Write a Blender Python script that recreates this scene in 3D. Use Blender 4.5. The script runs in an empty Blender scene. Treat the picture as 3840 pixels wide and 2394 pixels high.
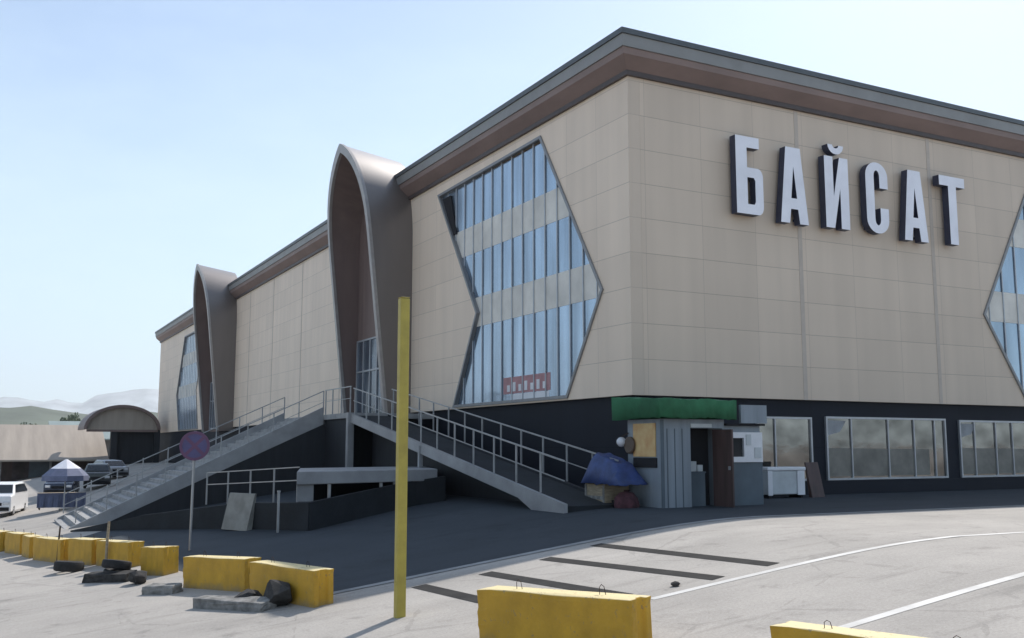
import bpy, bmesh, math, random
from mathutils import Vector, Matrix, Euler
random.seed(7)
R = math.radians
# World axes: X runs along the mall's front wall (to the right), Y along its long side wall (away), the corner stands at 0,0.
SC = bpy.context.scene
COL = SC.collection

# ------------------------------------------------------------------ camera
cam = bpy.data.cameras.new("camera"); camo = bpy.data.objects.new("camera", cam); COL.objects.link(camo)
cam.sensor_width = 36; cam.lens = 35.109; cam.clip_end = 15000; cam.clip_start = .05
camo.location = (-17.65, -25.43, 1.6)
camo.rotation_euler = (R(90 + 7.325), 0, R(-27.90))
SC.camera = camo
# ------------------------------------------------------------------ light
SUN_EL, SUN_AZ = R(47.3), math.atan2(.785, .485)      # sun stands behind the building, to the right
w = bpy.data.worlds.new("World"); SC.world = w; w.use_nodes = True
nt = w.node_tree; bg = nt.nodes['Background']
sky = nt.nodes.new('ShaderNodeTexSky'); sky.sky_type = 'NISHITA'; sky.sun_disc = False
sky.sun_elevation = SUN_EL; sky.sun_rotation = SUN_AZ
sky.air_density = 1.0; sky.dust_density = 1.6; sky.ozone_density = 2.2; sky.altitude = 700
tc = nt.nodes.new('ShaderNodeTexCoord'); mp = nt.nodes.new('ShaderNodeMapping'); mp.inputs['Scale'].default_value = (1, 1, 3.2)
nz = nt.nodes.new('ShaderNodeTexNoise'); nz.inputs['Scale'].default_value = 2.3; nz.inputs['Detail'].default_value = 7; nz.inputs['Roughness'].default_value = .58
cr = nt.nodes.new('ShaderNodeValToRGB'); cr.color_ramp.elements[0].position = .46; cr.color_ramp.elements[0].color = (0, 0, 0, 1)
cr.color_ramp.elements[1].position = .78; cr.color_ramp.elements[1].color = (.55, .55, .55, 1)
mx = nt.nodes.new('ShaderNodeMixRGB'); mx.inputs[2].default_value = (4.7, 5.75, 6.5, 1)
nt.links.new(tc.outputs['Generated'], mp.inputs[0]); nt.links.new(mp.outputs[0], nz.inputs[0]); nt.links.new(nz.outputs[0], cr.inputs[0])
sxyz = nt.nodes.new('ShaderNodeSeparateXYZ'); nt.links.new(tc.outputs['Generated'], sxyz.inputs[0])
hz = nt.nodes.new('ShaderNodeMapRange'); hz.inputs['From Min'].default_value = 0; hz.inputs['From Max'].default_value = .42; hz.inputs['To Min'].default_value = .80; hz.inputs['To Max'].default_value = .20
nt.links.new(sxyz.outputs[2], hz.inputs[0])
ad = nt.nodes.new('ShaderNodeMath'); ad.operation = 'MULTIPLY_ADD'; ad.inputs[1].default_value = .5; ad.use_clamp = True
nt.links.new(cr.outputs[0], ad.inputs[0]); nt.links.new(hz.outputs[0], ad.inputs[2])
nt.links.new(ad.outputs[0], mx.inputs[0]); nt.links.new(sky.outputs[0], mx.inputs[1]); nt.links.new(mx.outputs[0], bg.inputs[0])
bg.inputs[1].default_value = .125
sl = bpy.data.lights.new("sun", 'SUN'); sl.energy = 3.5; sl.angle = R(.55); sl.color = (1, .95, .88)
so = bpy.data.objects.new("sun", sl); COL.objects.link(so); so.location = (60, 40, 80)
so.rotation_euler = Vector((-.785, -.485, -1)).to_track_quat('-Z', 'Y').to_euler()
SC.view_settings.view_transform = 'Standard'; SC.view_settings.look = 'None'; SC.view_settings.gamma = 1
SC.view_settings.exposure = .50

# ------------------------------------------------------------------ helpers
def soft(u, k=1.0): return .5 * (u + math.sqrt(u * u + 4 * k * k))
def smin(a, m): return m - soft(m - a, 2)
def G(x, y):                                            # ground height: level by the wall, falling away to the left
    p = max(smin(soft(-x - 3.2) - .3, 16.3), 0)
    t = smin(soft(y - 4, 2), 30)
    return -.134 * p - .0017 * p * t

class MB:
    def __init__(s): s.bm = bmesh.new(); s.mi = 0
    def face(s, vs):
        f = s.bm.faces.new(vs); f.material_index = s.mi; return f
    def poly(s, pts): return s.face([s.bm.verts.new(p) for p in pts])
    def box(s, x0, x1, y0, y1, z0, z1):
        v = [s.bm.verts.new(p) for p in ((x0, y0, z0), (x1, y0, z0), (x1, y1, z0), (x0, y1, z0), (x0, y0, z1), (x1, y0, z1), (x1, y1, z1), (x0, y1, z1))]
        for f in ((3, 2, 1, 0), (4, 5, 6, 7), (0, 1, 5, 4), (1, 2, 6, 5), (2, 3, 7, 6), (3, 0, 4, 7)): s.face([v[i] for i in f])
        return s
    def hexa(s, bot, top):
        v = [s.bm.verts.new(p) for p in list(bot) + list(top)]; n = len(bot)
        s.face(v[:n][::-1]); s.face(v[n:])
        for i in range(n): j = (i + 1) % n; s.face([v[i], v[j], v[n + j], v[n + i]])
        return s
    def bar(s, a, b, wd, ht=None):                      # straight square bar
        a, b = Vector(a), Vector(b); ht = ht or wd; d = (b - a).normalized()
        u = d.cross(Vector((0, 0, 1)))
        u = Vector((1, 0, 0)) if u.length < 1e-4 else u.normalized()
        v = u.cross(d).normalized(); u = u * wd / 2; v = v * ht / 2
        return s.hexa([a - u - v, a + u - v, a + u + v, a - u + v], [b - u - v, b + u - v, b + u + v, b - u + v])
    def tube(s, pts, r, n=10, caps=True, rads=None):
        rings = []; pts = [Vector(p) for p in pts]; prev = None
        for i, p in enumerate(pts):
            d = (pts[min(i + 1, len(pts) - 1)] - pts[max(i - 1, 0)]).normalized()
            u = prev if prev is not None else (Vector((1, 0, 0)) if abs(d.x) < .9 else Vector((0, 1, 0)))
            u = (u - d * u.dot(d)).normalized(); prev = u; v = d.cross(u); rr = rads[i] if rads else r
            rings.append([s.bm.verts.new(p + u * rr * math.cos(2 * math.pi * k / n) + v * rr * math.sin(2 * math.pi * k / n)) for k in range(n)])
        for a, b in zip(rings, rings[1:]):
            for k in range(n): s.face([a[k], a[(k + 1) % n], b[(k + 1) % n], b[k]])
        if caps: s.face(rings[0][::-1]); s.face(rings[-1])
        return s
    def lathe(s, prof, c=(0, 0, 0), n=20, axis='z'):
        rings = []
        for r, h in prof:
            ring = []
            for k in range(n):
                a = 2 * math.pi * k / n; p = (r * math.cos(a), r * math.sin(a), h)
                if axis == 'x': p = (h, r * math.cos(a), r * math.sin(a))
                if axis == 'y': p = (r * math.sin(a), h, r * math.cos(a))
                ring.append(s.bm.verts.new(Vector(p) + Vector(c)))
            rings.append(ring)
        for a, b in zip(rings, rings[1:]):
            for k in range(n): s.face([a[k], a[(k + 1) % n], b[(k + 1) % n], b[k]])
        return s
    def slab(s, loops, to3, d0, d1, mi_side=None):      # outline with holes, thickened between depths d0 and d1
        for d in (d0, d1):
            es = []
            for lp in loops:
                vs = [s.bm.verts.new(to3(a, b, d)) for a, b in lp]
                es += [s.bm.edges.new((vs[i], vs[(i + 1) % len(vs)])) for i in range(len(vs))]
            r = bmesh.ops.triangle_fill(s.bm, use_beauty=True, edges=es)
            for f in r['geom']:
                if isinstance(f, bmesh.types.BMFace): f.material_index = s.mi if (mi_side is None or d == d0) else mi_side
        for lp in loops:
            for i in range(len(lp)):
                j = (i + 1) % len(lp)
                f = s.poly([to3(*lp[i], d0), to3(*lp[j], d0), to3(*lp[j], d1), to3(*lp[i], d1)])
                if mi_side is not None: f.material_index = mi_side
        return s
    def build(s, name, mats, parent=None, smooth=False, bevel=0, world=True):
        bm = s.bm
        bmesh.ops.remove_doubles(bm, verts=bm.verts, dist=1e-5)
        bmesh.ops.recalc_face_normals(bm, faces=bm.faces)
        if parent is not None and world:
            p, o = parent, Vector()
            while p is not None: o += p.location; p = p.parent
            bmesh.ops.translate(bm, vec=-o, verts=bm.verts)
        me = bpy.data.meshes.new(name); bm.to_mesh(me); bm.free()
        for m in (mats if isinstance(mats, (list, tuple)) else [mats]): me.materials.append(m)
        o = bpy.data.objects.new(name, me); COL.objects.link(o)
        if parent is not None: o.parent = parent
        if smooth:
            for q in me.polygons: q.use_smooth = True
            me.set_sharp_from_angle(angle=R(38))
        if bevel:
            b = o.modifiers.new("bevel", 'BEVEL'); b.width = bevel; b.segments = 2; b.limit_method = 'ANGLE'; b.angle_limit = R(40)
        return o

def tag(o, label=None, cat=None, group=None, kind=None):
    for k, v in (('label', label), ('category', cat), ('group', group), ('kind', kind)):
        if v: o[k] = v
    return o
def thing(name, label, cat, loc=(0, 0, 0), group=None):
    o = bpy.data.objects.new(name, None); COL.objects.link(o); o.location = loc; o.empty_display_size = .3
    return tag(o, label, cat, group)
def dup(root):
    r = root.copy(); COL.objects.link(r)
    for ch in list(root.children):
        c = ch.copy(); COL.objects.link(c); c.parent = r
        for g in ch.children:
            d = g.copy(); COL.objects.link(d); d.parent = c
    return r

# ------------------------------------------------------------------ materials
def mat(name, col, rough=.7, metal=0, var=.12, scale=3, bump=0, col2=None, spec=None, fine=None, stretch=(1, 1, 1)):
    m = bpy.data.materials.new(name); m.use_nodes = True; n = m.node_tree; b = n.nodes['Principled BSDF']
    b.inputs['Roughness'].default_value = rough; b.inputs['Metallic'].default_value = metal
    if spec is not None: b.inputs['Specular IOR Level'].default_value = spec
    t = n.nodes.new('ShaderNodeTexCoord'); mpn = n.nodes.new('ShaderNodeMapping'); mpn.inputs['Scale'].default_value = stretch
    n.links.new(t.outputs['Object'], mpn.inputs[0])
    a = n.nodes.new('ShaderNodeTexNoise'); a.inputs['Scale'].default_value = scale; a.inputs['Detail'].default_value = 8; a.inputs['Roughness'].default_value = .6
    n.links.new(mpn.outputs[0], a.inputs[0])
    c2 = col2 or tuple(max(0, c * (1 - 2.2 * var)) for c in col)
    r = n.nodes.new('ShaderNodeValToRGB'); r.color_ramp.elements[0].position = .3; r.color_ramp.elements[1].position = .7
    r.color_ramp.elements[0].color = (*c2, 1); r.color_ramp.elements[1].color = (*[min(1, c * (1 + var * .6)) for c in col], 1)
    n.links.new(a.outputs[0], r.inputs[0]); out = r.outputs[0]
    f = n.nodes.new('ShaderNodeTexNoise'); f.inputs['Scale'].default_value = fine or scale * 14; f.inputs['Detail'].default_value = 5
    n.links.new(mpn.outputs[0], f.inputs[0])
    rr = n.nodes.new('ShaderNodeMapRange'); rr.inputs['To Min'].default_value = max(0, rough - .1); rr.inputs['To Max'].default_value = min(1, rough + .1)
    n.links.new(f.outputs[0], rr.inputs[0]); n.links.new(rr.outputs[0], b.inputs['Roughness'])
    if bump:
        bp = n.nodes.new('ShaderNodeBump'); bp.inputs['Strength'].default_value = bump; bp.inputs['Distance'].default_value = .02
        n.links.new(f.outputs[0], bp.inputs['Height']); n.links.new(bp.outputs[0], b.inputs['Normal'])
    n.links.new(out, b.inputs['Base Color'])
    m['out'] = 0
    return m

def math_node(n, op, a, b=None, c=None):
    q = n.nodes.new('ShaderNodeMath'); q.operation = op
    for i, v in enumerate((a, b, c)):
        if v is None: continue
        if isinstance(v, (int, float)): q.inputs[i].default_value = v
        else: n.links.new(v, q.inputs[i])
    return q.outputs[0]

def panel_mat(name, col, cw, ch, z0, u0=0., axis='X', gap=.018, tone=.035, rough=.5, spec=.4):
    """cladding cassettes: every cassette its own slight tone, dark open joints between them"""
    m = bpy.data.materials.new(name); m.use_nodes = True; n = m.node_tree; b = n.nodes['Principled BSDF']
    t = n.nodes.new('ShaderNodeTexCoord'); sx = n.nodes.new('ShaderNodeSeparateXYZ'); n.links.new(t.outputs['Object'], sx.inputs[0])
    u = math_node(n, 'DIVIDE', math_node(n, 'SUBTRACT', sx.outputs[axis], u0), cw)
    v = math_node(n, 'DIVIDE', math_node(n, 'SUBTRACT', sx.outputs['Z'], z0), ch)
    cb = n.nodes.new('ShaderNodeCombineXYZ')
    n.links.new(math_node(n, 'FLOOR', u), cb.inputs[0]); n.links.new(math_node(n, 'FLOOR', v), cb.inputs[1])
    wn = n.nodes.new('ShaderNodeTexWhiteNoise'); wn.noise_dimensions = '3D'; n.links.new(cb.outputs[0], wn.inputs[0])
    ns = n.nodes.new('ShaderNodeTexNoise'); ns.inputs['Scale'].default_value = .35; ns.inputs['Detail'].default_value = 6; n.links.new(t.outputs['Object'], ns.inputs[0])
    st = n.nodes.new('ShaderNodeTexNoise'); st.inputs['Scale'].default_value = 1.3; st.inputs['Detail'].default_value = 5
    mpn = n.nodes.new('ShaderNodeMapping'); mpn.inputs['Scale'].default_value = (1.2, 1.2, .07); n.links.new(t.outputs['Object'], mpn.inputs[0]); n.links.new(mpn.outputs[0], st.inputs[0])
    val = math_node(n, 'ADD', math_node(n, 'MULTIPLY', math_node(n, 'SUBTRACT', wn.outputs[0], .5), tone * 2), 1)
    val = math_node(n, 'MULTIPLY', val, math_node(n, 'ADD', math_node(n, 'MULTIPLY', ns.outputs[0], .16), .92))
    val = math_node(n, 'MULTIPLY', val, math_node(n, 'ADD', math_node(n, 'MULTIPLY', st.outputs[0], .22), .89))
    def line(x, size):
        fr = math_node(n, 'FRACT', x); d = math_node(n, 'MINIMUM', fr, math_node(n, 'SUBTRACT', 1, fr))
        return math_node(n, 'LESS_THAN', d, gap / 2 / size)
    ln = math_node(n, 'MAXIMUM', math_node(n, 'MULTIPLY', line(u, cw), .6), line(v, ch))
    val = math_node(n, 'MULTIPLY', val, math_node(n, 'SUBTRACT', 1, math_node(n, 'MULTIPLY', ln, .38)))
    mxn = n.nodes.new('ShaderNodeMixRGB'); mxn.blend_type = 'MULTIPLY'; mxn.inputs[0].default_value = 1; mxn.inputs[1].default_value = (*col, 1)
    n.links.new(val, mxn.inputs[2]); n.links.new(mxn.outputs[0], b.inputs['Base Color'])
    bp = n.nodes.new('ShaderNodeBump'); bp.inputs['Strength'].default_value = .3; bp.inputs['Distance'].default_value = .01; bp.invert = True
    n.links.new(ln, bp.inputs['Height']); n.links.new(bp.outputs[0], b.inputs['Normal'])
    b.inputs['Roughness'].default_value = rough; b.inputs['Specular IOR Level'].default_value = spec
    return m

def ground_mat(name, c1, c2, scale, crack=.5, patch=.35):
    m = bpy.data.materials.new(name); m.use_nodes = True; n = m.node_tree; b = n.nodes['Principled BSDF']
    t = n.nodes.new('ShaderNodeTexCoord')
    def noise(s, det=8, st=(1, 1, 1), ro=.6):
        q = n.nodes.new('ShaderNodeTexNoise'); q.inputs['Scale'].default_value = s; q.inputs['Detail'].default_value = det; q.inputs['Roughness'].default_value = ro
        mpn = n.nodes.new('ShaderNodeMapping'); mpn.inputs['Scale'].default_value = st
        n.links.new(t.outputs['Object'], mpn.inputs[0]); n.links.new(mpn.outputs[0], q.inputs[0]); return q.outputs[0]
    r = n.nodes.new('ShaderNodeValToRGB'); r.color_ramp.elements[0].position = .35; r.color_ramp.elements[1].position = .68
    r.color_ramp.elements[0].color = (*c2, 1); r.color_ramp.elements[1].color = (*c1, 1); n.links.new(noise(scale), r.inputs[0])
    k = math_node(n, 'SUBTRACT', 1, math_node(n, 'MULTIPLY', math_node(n, 'GREATER_THAN', noise(scale * .4, 5), .62), patch * .25))
    k = math_node(n, 'MULTIPLY', k, math_node(n, 'ADD', math_node(n, 'MULTIPLY', noise(26, 8, (1, 1, 1), .75), .9), .55))
    k = math_node(n, 'MULTIPLY', k, math_node(n, 'ADD', math_node(n, 'MULTIPLY', noise(.9, 6, (.12, 1, 1)), .36), .82))   # wheel-worn streaks along the road
    st = n.nodes.new('ShaderNodeMapRange'); st.inputs['From Min'].default_value = .56; st.inputs['From Max'].default_value = .74; st.inputs['To Min'].default_value = 1; st.inputs['To Max'].default_value = .62
    n.links.new(noise(1.15, 9, (1, 1, 1), .72), st.inputs[0]); k = math_node(n, 'MULTIPLY', k, st.outputs[0])            # oil and dirt stains
    ty = n.nodes.new('ShaderNodeMapRange'); ty.inputs['From Min'].default_value = .58; ty.inputs['From Max'].default_value = .72; ty.inputs['To Min'].default_value = 1; ty.inputs['To Max'].default_value = .80
    n.links.new(noise(2.4, 4, (.05, 1, 1), .6), ty.inputs[0]); k = math_node(n, 'MULTIPLY', k, ty.outputs[0])            # tyre tracks along the road
    vo = n.nodes.new('ShaderNodeTexVoronoi'); vo.feature = 'DISTANCE_TO_EDGE'; vo.inputs['Scale'].default_value = .32
    n.links.new(t.outputs['Object'], vo.inputs[0])
    k = math_node(n, 'MULTIPLY', k, math_node(n, 'SUBTRACT', 1, math_node(n, 'MULTIPLY', math_node(n, 'LESS_THAN', math_node(n, 'ADD', vo.outputs[0], math_node(n, 'MULTIPLY', math_node(n, 'SUBTRACT', noise(1.6), .5), .1)), .0022), crack)))
    mxn = n.nodes.new('ShaderNodeMixRGB'); mxn.blend_type = 'MULTIPLY'; mxn.inputs[0].default_value = 1
    n.links.new(r.outputs[0], mxn.inputs[1]); n.links.new(k, mxn.inputs[2]); n.links.new(mxn.outputs[0], b.inputs['Base Color'])
    b.inputs['Roughness'].default_value = .85; b.inputs['Specular IOR Level'].default_value = .25
    bp = n.nodes.new('ShaderNodeBump'); bp.inputs['Strength'].default_value = .35; bp.inputs['Distance'].default_value = .02
    n.links.new(noise(55, 4), bp.inputs['Height']); n.links.new(bp.outputs[0], b.inputs['Normal'])
    return m

M = {}
M['ground'] = ground_mat('worn_concrete', (.395, .366, .333), (.32, .297, .271), .35, .14, .25)
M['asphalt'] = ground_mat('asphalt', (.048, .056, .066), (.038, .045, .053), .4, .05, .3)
M['kerb'] = mat('kerb_concrete', (.30, .30, .30), .85, 0, .15, 2, .3)
M['paint'] = mat('road_paint', (.60, .585, .56), .7, 0, .16, 1.1, 0, fine=40)
M['strip'] = mat('dark_strip', (.026, .025, .025), .9, 0, .25, 3, col2=(.05, .048, .046), spec=.1)
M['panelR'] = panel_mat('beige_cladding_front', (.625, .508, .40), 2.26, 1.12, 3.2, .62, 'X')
M['panelL'] = panel_mat('beige_cladding_side_lit', (.775, .632, .50), 1.9, 1.12, 3.2, .0, 'Y')  # front paint lightened: the brighter sky light on this side is in the colour
M['joint'] = mat('joint_strip', (.52, .44, .37), .6, 0, .06)
M['trim'] = mat('pale_trim', (.60, .51, .43), .5, 0, .06)
M['fascia'] = mat('grey_metal_fascia', (.27, .265, .255), .5, .2, .08, .8)
M['fascia_top'] = mat('dark_metal_flashing', (.10, .11, .115), .45, .3, .08)
M["cornice"] = mat("brown_metal_cornice", (.25, .178, .158), .5, .1, .1, .5, stretch=(1, 1, 3))
M['eave_shadow'] = mat('eave_shadow_brown', (.075, .055, .05), .5, 0, .1)
M['roofing'] = mat('roof_membrane', (.3, .3, .3), .8)
M['plinth'] = panel_mat('dark_plinth', (.017, .0195, .027), 1.5, 1.6, 0, 0, 'X', .02, .08, .6, .12)
M['plinthL'] = panel_mat('dark_plinth_side', (.017, .0195, .027), 1.5, 1.6, 0, 0, 'Y', .02, .08, .6, .12)
M['arch'] = mat('brown_sheet_metal', (.17, .143, .130), .40, .35, .08, .6, stretch=(1, 4, .25))
for k_, v_ in (('Coat Weight', .7), ('Coat Roughness', .34), ('Coat IOR', 1.7)): M['arch'].node_tree.nodes['Principled BSDF'].inputs[k_].default_value = v_
M['arch_in'] = mat('dark_brown_lining', (.19, .135, .12), .55, .1, .12, .7, stretch=(1, 4, .2))
M['rim'] = mat('pale_metal_edge', (.36, .335, .32), .4, .3, .08)
M['glassD'] = mat('dark_door_glass', (.10, .13, .17), .12, .4, .2, .6)
M['alu'] = mat('aluminium_frame', (.42, .43, .45), .4, .5, .06)
M['mullion'] = mat('pale_mullion', (.47, .50, .53), .4, .2, .06)
M['chev_frame'] = mat('grey_window_frame', (.26, .26, .265), .45, .3, .06)
M['sky_reflection'] = mat('painted_sky_reflection', (.30, .31, .325), .5, 0, .15, 2)
M['ground_reflect'] = mat('painted_ground_reflection', (.20, .187, .16), .4, 0, .22, 1.3)
M['ltgrey'] = mat('grey_painted_steel', (.33, .33, .335), .5, .2, .12, 1.2)
M['rail'] = mat('galvanised_rail', (.36, .365, .37), .42, .5, .1, 3)
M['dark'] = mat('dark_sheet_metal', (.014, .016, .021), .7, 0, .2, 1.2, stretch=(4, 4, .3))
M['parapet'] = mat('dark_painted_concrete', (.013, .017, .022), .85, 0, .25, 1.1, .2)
M['tread'] = mat('stone_treads', (.34, .335, .33), .75, 0, .15, 2, .2)
M['yellow'] = mat('worn_yellow_paint', (.56, .31, .022), .7, 0, .13, 2.2, .3, fine=24)
def sunlit_dusty_tops(m, col, amt):                                  # upward faces paler: sunlight put into the colour, along with dust and worn paint
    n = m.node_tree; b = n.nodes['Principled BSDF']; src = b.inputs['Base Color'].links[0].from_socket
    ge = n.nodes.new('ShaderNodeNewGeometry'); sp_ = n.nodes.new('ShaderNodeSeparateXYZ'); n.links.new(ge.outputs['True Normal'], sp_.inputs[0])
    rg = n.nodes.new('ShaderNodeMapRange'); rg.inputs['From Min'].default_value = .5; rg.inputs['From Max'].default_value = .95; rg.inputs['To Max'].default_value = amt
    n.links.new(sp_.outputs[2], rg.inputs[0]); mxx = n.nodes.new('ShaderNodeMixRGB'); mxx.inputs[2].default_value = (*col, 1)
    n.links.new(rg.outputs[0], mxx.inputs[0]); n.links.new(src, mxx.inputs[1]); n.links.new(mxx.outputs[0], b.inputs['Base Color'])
sunlit_dusty_tops(M['yellow'], (.70, .60, .34), .85)
def grimy(m, col, h, amt):                              # splashed dirt creeping up from the foot, ragged upper edge; flaked spots
    n = m.node_tree; b = n.nodes['Principled BSDF']; src = b.inputs['Base Color'].links[0].from_socket
    t = n.nodes.new('ShaderNodeTexCoord'); sp_ = n.nodes.new('ShaderNodeSeparateXYZ'); n.links.new(t.outputs['Object'], sp_.inputs[0])
    nz_ = n.nodes.new('ShaderNodeTexNoise'); nz_.inputs['Scale'].default_value = 5; nz_.inputs['Detail'].default_value = 8; nz_.inputs['Roughness'].default_value = .7; n.links.new(t.outputs['Object'], nz_.inputs[0])
    q = math_node(n, 'ADD', sp_.outputs[2], math_node(n, 'MULTIPLY', math_node(n, 'SUBTRACT', nz_.outputs[0], .5), h * 2.4))
    rg = n.nodes.new('ShaderNodeMapRange'); rg.inputs['From Min'].default_value = 0; rg.inputs['From Max'].default_value = h; rg.inputs['To Min'].default_value = amt; rg.inputs['To Max'].default_value = 0; n.links.new(q, rg.inputs[0])
    n2 = n.nodes.new('ShaderNodeTexNoise'); n2.inputs['Scale'].default_value = 9; n2.inputs['Detail'].default_value = 10; n2.inputs['Roughness'].default_value = .8; n.links.new(t.outputs['Object'], n2.inputs[0])
    fl = math_node(n, 'MULTIPLY', math_node(n, 'GREATER_THAN', n2.outputs[0], .59), .7)
    mxx = n.nodes.new('ShaderNodeMixRGB'); mxx.inputs[2].default_value = (*col, 1)
    n.links.new(math_node(n, 'MAXIMUM', rg.outputs[0], fl), mxx.inputs[0]); n.links.new(src, mxx.inputs[1]); n.links.new(mxx.outputs[0], b.inputs['Base Color'])
grimy(M['yellow'], (.22, .17, .10), .16, .75)
M['yellow_post'] = mat('yellow_post_paint', (.44, .345, .06), .45, 0, .12, 2.5, .1)
M['steel_dark'] = mat('rusty_wire', (.06, .04, .03), .8, .3)
M['rubber'] = mat('old_rubber', (.022, .020, .020), .8, 0, .3, 8, .3)
M['stone'] = mat('dirty_concrete', (.26, .25, .235), .9, 0, .3, 5, .5)
M['dkstone'] = mat('sooty_concrete', (.05, .045, .042), .9, 0, .4, 5, .5)
M['letter'] = mat('white_letter_acrylic', (.86, .85, .90), .35, 0, .05, 1)
M['letter_side'] = mat('navy_letter_return', (.035, .04, .075), .5, 0, .1)
M['green'] = mat('green_canvas', (.038, .180, .085), .85, 0, .18, 1.6, .1)
M['kiosk'] = mat('grey_blue_sheet', (.25, .285, .32), .6, .1, .1, 1.2, stretch=(3, 3, .3))
M['kiosk_dk'] = mat('slate_blue_sheet', (.10, .13, .155), .6, .1, .12, 1.2)
M['black'] = mat('black_interior', (.010, .010, .013), .9, 0, .1)
M['brown'] = mat('reddish_brown_door', (.085, .05, .045), .6, 0, .2, 2, stretch=(3, 3, .4))
M['white'] = mat('white_plastic', (.72, .72, .74), .4, 0, .06, 2)
M['whiteblue'] = mat('offwhite_enamel', (.52, .55, .56), .4, 0, .1, 2)
M['poster'] = mat('yellow_poster', (.62, .47, .22), .6, 0, .16, 3, col2=(.55, .30, .12))
M['tarp'] = mat('blue_tarpaulin', (.035, .065, .20), .55, 0, .25, 2.5, .4)
M['crate'] = mat('plywood', (.36, .29, .20), .8, 0, .2, 4, .2, stretch=(1, 1, 6))
M['maroon'] = mat('maroon_sack_cloth', (.10, .035, .045), .9, 0, .3, 6, .5)
M['blue'] = mat('sign_blue', (.09, .078, .19), .5, 0, .1)
M['red'] = mat('sign_red', (.14, .055, .12), .5, 0, .1)
M['whitecar'] = mat('white_car_paint', (.75, .75, .76), .25, 0, .03)
M['carA'] = mat('dark_blue_car_paint', (.03, .04, .07), .25, .2, .05)
M['carB'] = mat('dark_grey_car_paint', (.05, .055, .055), .25, .3, .05)
M['carC'] = mat('silver_car_paint', (.30, .31, .33), .3, .5, .05)
M['glass'] = mat('car_glass', (.02, .025, .03), .06, 0, .1)
M['lamp'] = mat('headlamp_glass', (.6, .62, .65), .1, .3, .05)
M['hallroof'] = mat('tan_sheet_roof', (.37, .315, .26), .6, .1, .1, .25, stretch=(5, .3, 1))
M['hallroof2'] = mat('pale_teal_roof', (.24, .29, .28), .6, 0, .1, .3)
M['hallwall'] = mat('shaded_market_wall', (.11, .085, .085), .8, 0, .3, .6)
M['bark'] = mat('bark', (.10, .075, .055), .9, 0, .2, 4)
M['leafA'] = mat('leaf_green', (.13, .165, .10), .8, 0, .3, .6)
M['hill'] = mat('far_hillside', (.13, .15, .115), .95, 0, .22, .012, fine=.2)
M['opp'] = mat('dull_plaster', (.15, .145, .14), .85, 0, .2, .4)
M['ribbon_blue'] = mat('parasol_blue', (.14, .16, .25), .8, 0, .12, 3)
M['ribbon_white'] = mat('parasol_white', (.72, .72, .78), .8, 0, .06, 3)

def glazing(name, tint, rough, refl, var=.35, scale=.5, stretch=(1, 1, 1)):
    """coated facade glass: a mirror-like coat over a dark, faintly uneven pane"""
    m = bpy.data.materials.new(name); m.use_nodes = True; n = m.node_tree; b = n.nodes['Principled BSDF']
    t = n.nodes.new('ShaderNodeTexCoord'); mpn = n.nodes.new('ShaderNodeMapping'); mpn.inputs['Scale'].default_value = stretch
    n.links.new(t.outputs['Object'], mpn.inputs[0])
    a = n.nodes.new('ShaderNodeTexNoise'); a.inputs['Scale'].default_value = scale; a.inputs['Detail'].default_value = 4; n.links.new(mpn.outputs[0], a.inputs[0])
    r = n.nodes.new('ShaderNodeValToRGB'); r.color_ramp.elements[0].position = .3; r.color_ramp.elements[1].position = .7
    r.color_ramp.elements[0].color = (*[c * (1 - var) for c in tint], 1); r.color_ramp.elements[1].color = (*[min(1, c * (1 + var * .5)) for c in tint], 1)
    n.links.new(a.outputs[0], r.inputs[0]); n.links.new(r.outputs[0], b.inputs['Base Color'])
    b.inputs['Metallic'].default_value = refl; b.inputs['Roughness'].default_value = rough
    bp = n.nodes.new('ShaderNodeBump'); bp.inputs['Strength'].default_value = .05; bp.inputs['Distance'].default_value = .05
    n.links.new(a.outputs[0], bp.inputs['Height']); n.links.new(bp.outputs[0], b.inputs['Normal'])
    return m
M['cw_glass'] = glazing('blue_facade_glass', (.38, .475, .58), .13, .75, .34, .7, (1, 2.2, .25))
M['cw_span'] = mat('spandrel_glass', (.73, .69, .62), .4, 0, .12, .7)
M['shop_glass'] = glazing('shop_glass', (.235, .225, .21), .05, .85, .5, .9, (1, 1, 1.6))

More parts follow.
